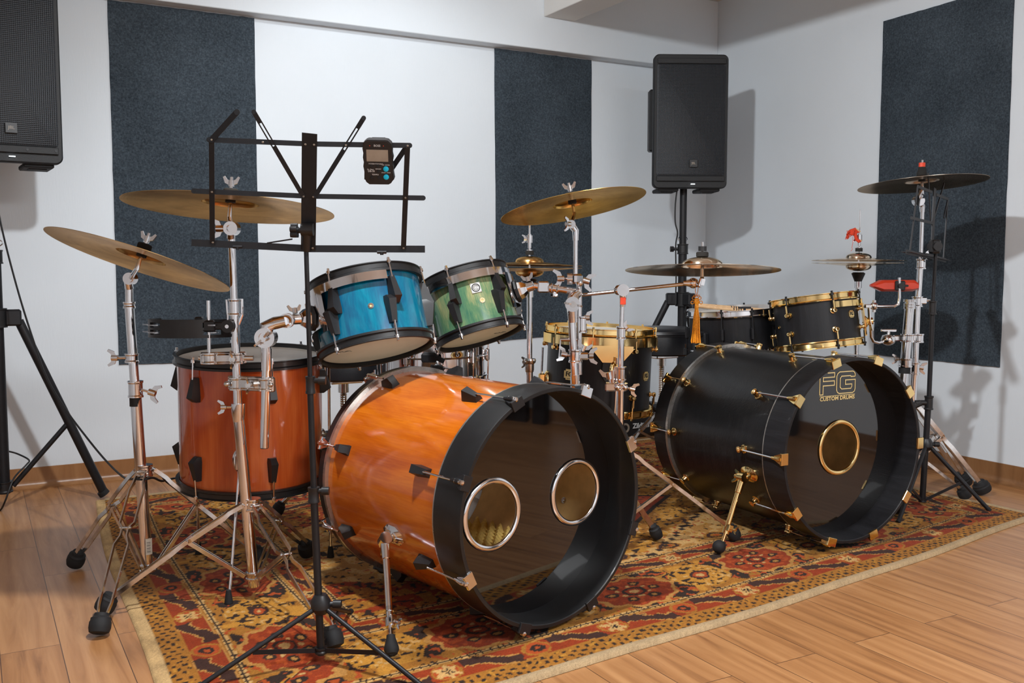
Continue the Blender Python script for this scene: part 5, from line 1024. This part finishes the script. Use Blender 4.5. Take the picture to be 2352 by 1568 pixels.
# cables
def cable(name, label, pts, r=.0033):
    P_ = [V3(p) for p in pts]; out = []
    for i in range(len(P_)-1):
        p0, p1, p2, p3 = P_[max(i-1, 0)], P_[i], P_[i+1], P_[min(i+2, len(P_)-1)]
        for k in range(6):
            t = k/6; out.append(.5*((2*p1)+(p2-p0)*t+(2*p0-5*p1+4*p2-p3)*t*t+(3*p1-p0-3*p2+p3)*t**3))
    return tag(MB().tube(out+[P_[-1]], r, 8).build(name, 'cable_black', None), label, 'cable')
cable('speaker_cable', 'black cable drooping from the left loudspeaker to the leftmost cymbal stand', [(0.100, 3.958, 1.119), (0.109, 3.953, 1.049), (0.128, 3.897, 0.931), (0.157, 3.811, 0.778), (0.190, 3.701, 0.630), (0.219, 3.616, 0.520), (0.263, 3.499, 0.427), (0.313, 3.357, 0.347), (0.351, 3.186, 0.296), (0.371, 2.957, 0.288), (0.378, 2.793, 0.315), (0.399, 2.764, 0.317), (0.425, 2.789, 0.314), (0.460, 2.861, 0.287), (0.505, 2.928, 0.277), (0.577, 3.117, 0.235)])
cable('speaker_cable', 'thin black cable clinging to the pole of the corner loudspeaker', [(3.029, 3.747, 1.281), (3.021, 3.751, 1.197), (3.022, 3.751, 1.112), (3.032, 3.745, 1.059), (3.025, 3.749, 0.996), (3.022, 3.739, 0.836), (3.007, 3.724, 0.709)], .0035)
cable('speaker_cable', 'short black cable looping at the foot of the left loudspeaker stand', [(0.040, 4.015, -0.018), (0.068, 3.976, 0.001), (0.085, 3.920, 0.046), (0.117, 3.948, 0.121), (0.163, 4.060, 0.145), (0.175, 4.100, 0.157), (0.138, 4.143, 0.177), (0.106, 4.138, 0.191)], .0033)

# ================================================================ music stands
def flat(mb, a, b, wpx_m, th=.0016, nrm=None, slot=None):
    a, b = V3(a), V3(b); d = (b-a).normalized(); nn = V3(nrm) if nrm is not None else -FW; sd = d.cross(nn).normalized()
    mb.bar([a, b], sd, wpx_m, th); return mb
def mtripod(t, hub, base, feet, post, m='black_metal', rl=.0055):
    hub, base = V3(hub), V3(base); mb = MB(); F = frame(hub, UP); mb.lathe([(0, -.022), (.013, -.022), (.022, -.008), (.022, .008), (.014, .022), (0, .022)], F, 18); mb.rod(hub, hub+RT*.040, .006, 10); mb.rod(hub+RT*.028, hub+RT*.046, .0095, 12); mb.build('leg_hub', 'black_plastic', t)
    mb = MB(); collar(mb, base, UP, .012, .014); mb.build('lower_hub', 'black_plastic', t)
    for f in feet:
        f = V3(f); d = V3(f.x-base.x, f.y-base.y, 0).normalized(); p0 = hub+d*.012-UP*.008
        lg = MB().rod(p0, f+UP*.008, rl, 12).build('leg', m, t); MB().bar([base+d*.008, mix(p0, f, .54)], UP, .010, .003).build('strut', m, t)
        MB().tube([mix(p0, f, .955)+UP*.0075, f+UP*.009], [.0075, .0085], 12).build('rubber_foot', 'black_rubber', lg)
DM = 2.108
ms = base_root('music_stand', 'black folding music stand nearest the camera, open desk with metronome', 'stand', (.658, 2.048))
pole(ms, [((0.642, 2.057, 0.947), (0.646, 2.055, 0.638), .0052), ((0.645, 2.055, 0.652), (0.650, 2.053, 0.385), .0070), ((0.649, 2.053, 0.400), (0.658, 2.048, 0.029), .0085)], m='black_metal')
mb = MB()
for p, hh, r in (((0.646, 2.055, 0.639), .038, .010), ((0.649, 2.053, 0.394), .034, .012)): mb = MB(); p = V3(p); collar(mb, p, UP, r, hh, .001); mb.rod(p+UP*hh*.25, p+UP*hh*.25+RT*.026, .006, 12); mb.rod(p+UP*hh*.25+RT*.018, p+UP*hh*.25+RT*.034, .0092, 14); mb.build('height_knob', 'black_plastic', ms)
mtripod(ms, (0.659, 2.047, 0.146), (0.658, 2.048, 0.040), [(0.388, 2.056, -0.000), (0.810, 1.814, 0.000), (0.828, 2.326, -0.000)], None)
DESK = [
  ('plate', (0.6204, 1.9515, 1.1703), (0.6405, 2.0370, 0.9337), 0.0315, 0.0015),
  ('rail', (0.4419, 2.0594, 1.1581), (0.6238, 1.9607, 1.1500), 0.0105, 0.0016),
  ('rail', (0.6223, 1.9616, 1.1500), (0.8034, 1.8612, 1.1470), 0.0105, 0.0016),
  ('rail', (0.4198, 2.1143, 1.0566), (0.6324, 1.9992, 1.0459), 0.0105, 0.0016),
  ('rail', (0.6324, 1.9992, 1.0459), (0.8425, 1.8827, 1.0423), 0.0105, 0.0016),
  ('ledge', (0.4211, 2.1575, 0.9495), (0.6411, 2.0388, 0.9370), 0.0150, 0.0020),
  ('ledge', (0.6411, 2.0390, 0.9365), (0.8607, 1.9160, 0.9356), 0.0150, 0.0020),
  ('upright', (0.4459, 2.0538, 1.1576), (0.4593, 2.1320, 0.9481), 0.0110, 0.0016),
  ('upright', (0.7983, 1.8607, 1.1462), (0.8186, 1.9347, 0.9366), 0.0110, 0.0016),
  ('page_arm', (0.5168, 1.9886, 1.2105), (0.6196, 2.0005, 1.0460), 0.0095, 0.0016),
  ('page_arm', (0.7124, 1.8838, 1.1990), (0.6420, 1.9879, 1.0460), 0.0095, 0.0016),
  ('corner_arm', (0.4455, 2.0517, 1.1573), (0.4871, 2.0054, 1.2102), 0.0120, 0.0016),
  ('corner_arm', (0.7990, 1.8670, 1.1447), (0.7679, 1.9108, 1.0818), 0.0105, 0.0016),
]
RIV = [(0.4445, 2.0488, 1.1571), (0.5361, 1.9992, 1.1528), (0.6128, 1.9579, 1.1485), (0.6285, 1.9495, 1.1477), (0.6855, 1.9178, 1.1469), (0.7963, 1.8561, 1.1456), (0.4509, 2.0884, 1.0542), (0.6196, 1.9974, 1.0449), (0.6372, 1.9879, 1.0440), (0.8065, 1.8936, 1.0423), (0.4583, 2.1261, 0.9497), (0.6460, 2.0254, 0.9377), (0.8165, 1.9296, 0.9377)]
SLOT = [((0.5246, 1.9893, 1.1946), (0.5510, 1.9907, 1.1571)), ((0.7058, 1.8926, 1.1830), (0.6891, 1.9175, 1.1470))]
PIV, PIVL, PIVB = (0.6298, 2.0099, 0.9764), (0.6059, 2.0245, 0.9737), (0.6350, 2.0335, 0.9327)
LIPW = [(0.5608, 2.0691, 0.9484), (0.5995, 2.0166, 0.9560)]
LIPT = [(0.5075, 2.1091, 0.9402), (0.7792, 1.9609, 0.9290)]
MET, METX, METY = (0.7429, 1.8835, 1.1124), (0.7688, 1.8693, 1.1118), (0.7364, 1.8692, 1.1543)
DESK_B = [
  ((2.9323, 2.2974, 1.1787), (2.8476, 2.2543, 0.9496), 0.0100),
  ((3.2927, 2.4425, 1.1552), (3.2465, 2.4180, 0.9265), 0.0100),
  ((2.9323, 2.2974, 1.1787), (3.0973, 2.3659, 1.1695), 0.0100),
  ((3.1497, 2.3868, 1.1632), (3.2927, 2.4425, 1.1552), 0.0100),
  ((3.1333, 2.3809, 1.1862), (3.1084, 2.3647, 0.9706), 0.0300),
  ((2.8545, 2.2606, 1.0654), (3.1059, 2.3661, 1.0569), 0.0100),
  ((2.8025, 2.2344, 0.9476), (3.0524, 2.3408, 0.9348), 0.0160),
  ((3.0419, 2.3366, 0.9379), (3.2732, 2.4282, 0.9200), 0.0160),
  ((3.0539, 2.3500, 1.2343), (3.0903, 2.3597, 1.0547), 0.0080),
  ((3.2483, 2.4271, 1.2136), (3.1111, 2.3682, 1.0571), 0.0080),
  ((3.2927, 2.4425, 1.1552), (3.2471, 2.4228, 1.0818), 0.0090),
]
NB = (0.373, -0.928, 0)

mb = None
for n_, a, b, w_, th in DESK:
    mb = MB()
    if n_ == 'page_arm':
        q0, q1 = mix(a, b, .13), mix(a, b, .40); sd = (V3(b)-V3(a)).normalized().cross(-FW).normalized(); flat(mb, a, q0, w_, th); flat(mb, q1, b, w_, th)
        for s_ in (-1, 1): flat(mb, q0+sd*s_*w_*.36, q1+sd*s_*w_*.36, w_*.28, th)
    else: flat(mb, a, b, w_, th)
    if n_ not in ('plate', 'ledge'):
        for e in (a, b): mb.rod(V3(e)-FW*.0009, V3(e)+FW*.0009, w_/2, 16)
    mb.build({'plate': 'centre_plate', 'rail': 'desk_rail', 'ledge': 'desk_ledge', 'upright': 'desk_upright', 'page_arm': 'page_arm', 'corner_arm': 'corner_arm'}[n_], 'black_metal', ms)
for p in RIV: MB().lathe([(.0008, .0008), (.0016, .0008), (.0021, -.004), (.0008, -.004)], frame(p, -FW), 12).build('rivet', 'screen_grey', ms)
mb = MB()
p, l_, b_ = V3(PIV), V3(PIVL), V3(PIVB); mb.rod(p-RT*.012, p+RT*.014, .0135, 20); mb.rod(l_+RT*.006, p, .006, 12); mb.tube([p, mix(p, b_, .3), b_, b_-UP*.002], [.012, .010, .0085, .0075], 16)
for k in range(5): a = 2*PI*k/5; mb.rod(l_+UP*.010*math.cos(a)+FW*.010*math.sin(a)-RT*.006, l_+UP*.010*math.cos(a)+FW*.010*math.sin(a)+RT*.008, .0062, 10)
mb.rod(l_-RT*.005, l_+RT*.007, .011, 16); mb.build('desk_joint', 'black_plastic', ms)
MB().rod(LIPW[0], LIPW[1], .0016, 8).build('page_clip', 'black_metal', ms)
mb = MB()
for p in LIPT: mb.rod(V3(p)-RT*.010, V3(p)+RT*.010, .0035, 8); mb.rod(V3(p), V3(p)-UP*.006, .004, 8)
mb.build('clip_pivots', 'black_metal', ms)
# metronome clipped on the desk
m0 = V3(MET); mx = (V3(METX)-m0).normalized(); my = (V3(METY)-m0).normalized(); my = (my-mx*my.dot(mx)).normalized(); mz = mx.cross(my)
FM = Matrix(((mx.x, my.x, mz.x, m0.x), (mx.y, my.y, mz.y, m0.y), (mx.z, my.z, mz.z, m0.z), (0, 0, 0, 1))); S_ = 2.03/2217.7/10.455   # metres per zoomed photo pixel
U = lambda x, y, z=0: FM @ Vector(((x-722)*S_, -(y-852)*S_, z))
mt = thing('metronome', 'small dark digital metronome with two cyan buttons on the music stand desk', 'metronome', None, None, FM)
out = [(395, 395), (450, 345), (500, 322), (900, 322), (965, 335), (1035, 400), (1060, 500), (1052, 640), (1072, 740), (1052, 850), (1078, 960), (1060, 1060), (1085, 1250), (1055, 1280), (1010, 1345), (950, 1378), (500, 1382), (430, 1330), (405, 1275), (382, 1265), (392, 1080), (372, 950), (388, 850), (370, 740), (385, 640), (368, 530)]
pl = [((x-722)*S_, -(y-852)*S_) for x, y in out][::-1]; mb = MB(); mb.prism(pl, -.016, .004, FM); mb.prism([(x*.95, y*.965) for x, y in pl], .004, .006, FM); mb.build('case', 'black_plastic', mt)
MB().prism([((x-722)*S_, -(y-852)*S_) for x, y in ((460, 825), (965, 825), (965, 548), (460, 548))], .0058, .0064, FM).build('screen', 'screen_grey', mt)
for y in (998, 1190): MB().lathe([(0, .0085), (.0045, .0084), (.0055, .0078), (.0056, .005), (0, .005)], Matrix(FM) @ Matrix.Translation(((905-722)*S_, -(y-852)*S_, 0)), 24).build('round_button', 'button_cyan', mt)
for x, y in ((565, 935), (710, 935), (720, 1070), (565, 1215), (730, 1215)): MB().lathe([(0, .0078), (.0030, .0076), (.0036, .005), (0, .005)], Matrix(FM) @ Matrix.Translation(((x-722)*S_, -(y-852)*S_, 0)), 18).build('small_button', 'black_rubber', mt)
def tx(s, x, y, px): text(s, px*S_, Matrix(FM) @ Matrix.Translation(((x-722)*S_, -(y-852)*S_, .0062)), mt, 'printing', 'white_paint', depth=.0001)
tx('BOSS', 715, 455, 68); tx('MODE', 560, 882, 40); tx('RHYTHM BEAT', 720, 882, 36); tx('TAP / ENTER', 900, 905, 34); tx('Dr. Beat', 540, 1018, 44); tx('DB-30', 560, 1060, 60); tx('MEMORY', 725, 1004, 34); tx('START / STOP', 905, 1090, 34); tx('TEMPO', 650, 1140, 50)
for x in (545, 865): MB().box(U(x, 455, .0062), (.0015, .0015, .0008), FM).build('indicator', 'orange_sticker', mt)
MB().box(U(722, 440, -.019), (.03, .02, .008), FM, .002).build('clip', 'black_plastic', mt)

mb2 = base_root('music_stand', 'slim black music stand at the right wall, its desk seen nearly edge-on', 'stand', (3.061, 2.334)); D9 = 3.534
pole(mb2, [((3.078, 2.325, 0.970), (3.073, 2.327, 0.738), .0062), ((3.074, 2.327, 0.754), (3.071, 2.328, 0.387), .0085), ((3.071, 2.329, 0.412), (3.061, 2.334, 0.028), .0110)], m='black_metal')
mb = MB(); p = V3((3.056, 2.314, 0.969)); mb.box(p, (.035, .035, .05), frame((0, 0, 0), UP, RT), .006); mb.rod(p-FW*.03, p+FW*.03, .016, 16); mb.build('desk_joint', 'black_plastic', mb2); mb = MB(); p = V3((3.073, 2.327, 0.747)); collar(mb, p, UP, .0125, .05); mb.build('height_knob', 'black_plastic', mb2); mb = MB(); p = V3((3.071, 2.328, 0.396)); collar(mb, p, UP, .0145, .05); mb.rod(p, p-RT*.05, .010, 12); mb.rod(p-RT*.03, p-RT*.055-UP*.012, .012, 10); mb.build('height_knob', 'black_plastic', mb2)
for a, b, w_ in DESK_B: flat(MB(), a, b, w_, .0035, NB).build('desk_rail' if w_ < .02 else 'centre_plate', 'black_metal', mb2)
mb = MB(); mb.bar([DESK_B[6][0], DESK_B[7][1]], NB, .035, .002); mb.build('desk_ledge', 'black_metal', mb2)
mtripod(mb2, (3.069, 2.330, 0.241), (3.061, 2.334, 0.032), [(3.218, 2.167, 0.000), (2.786, 2.219, 0.000), (2.93, 2.53, 0)], None, rl=.0075)
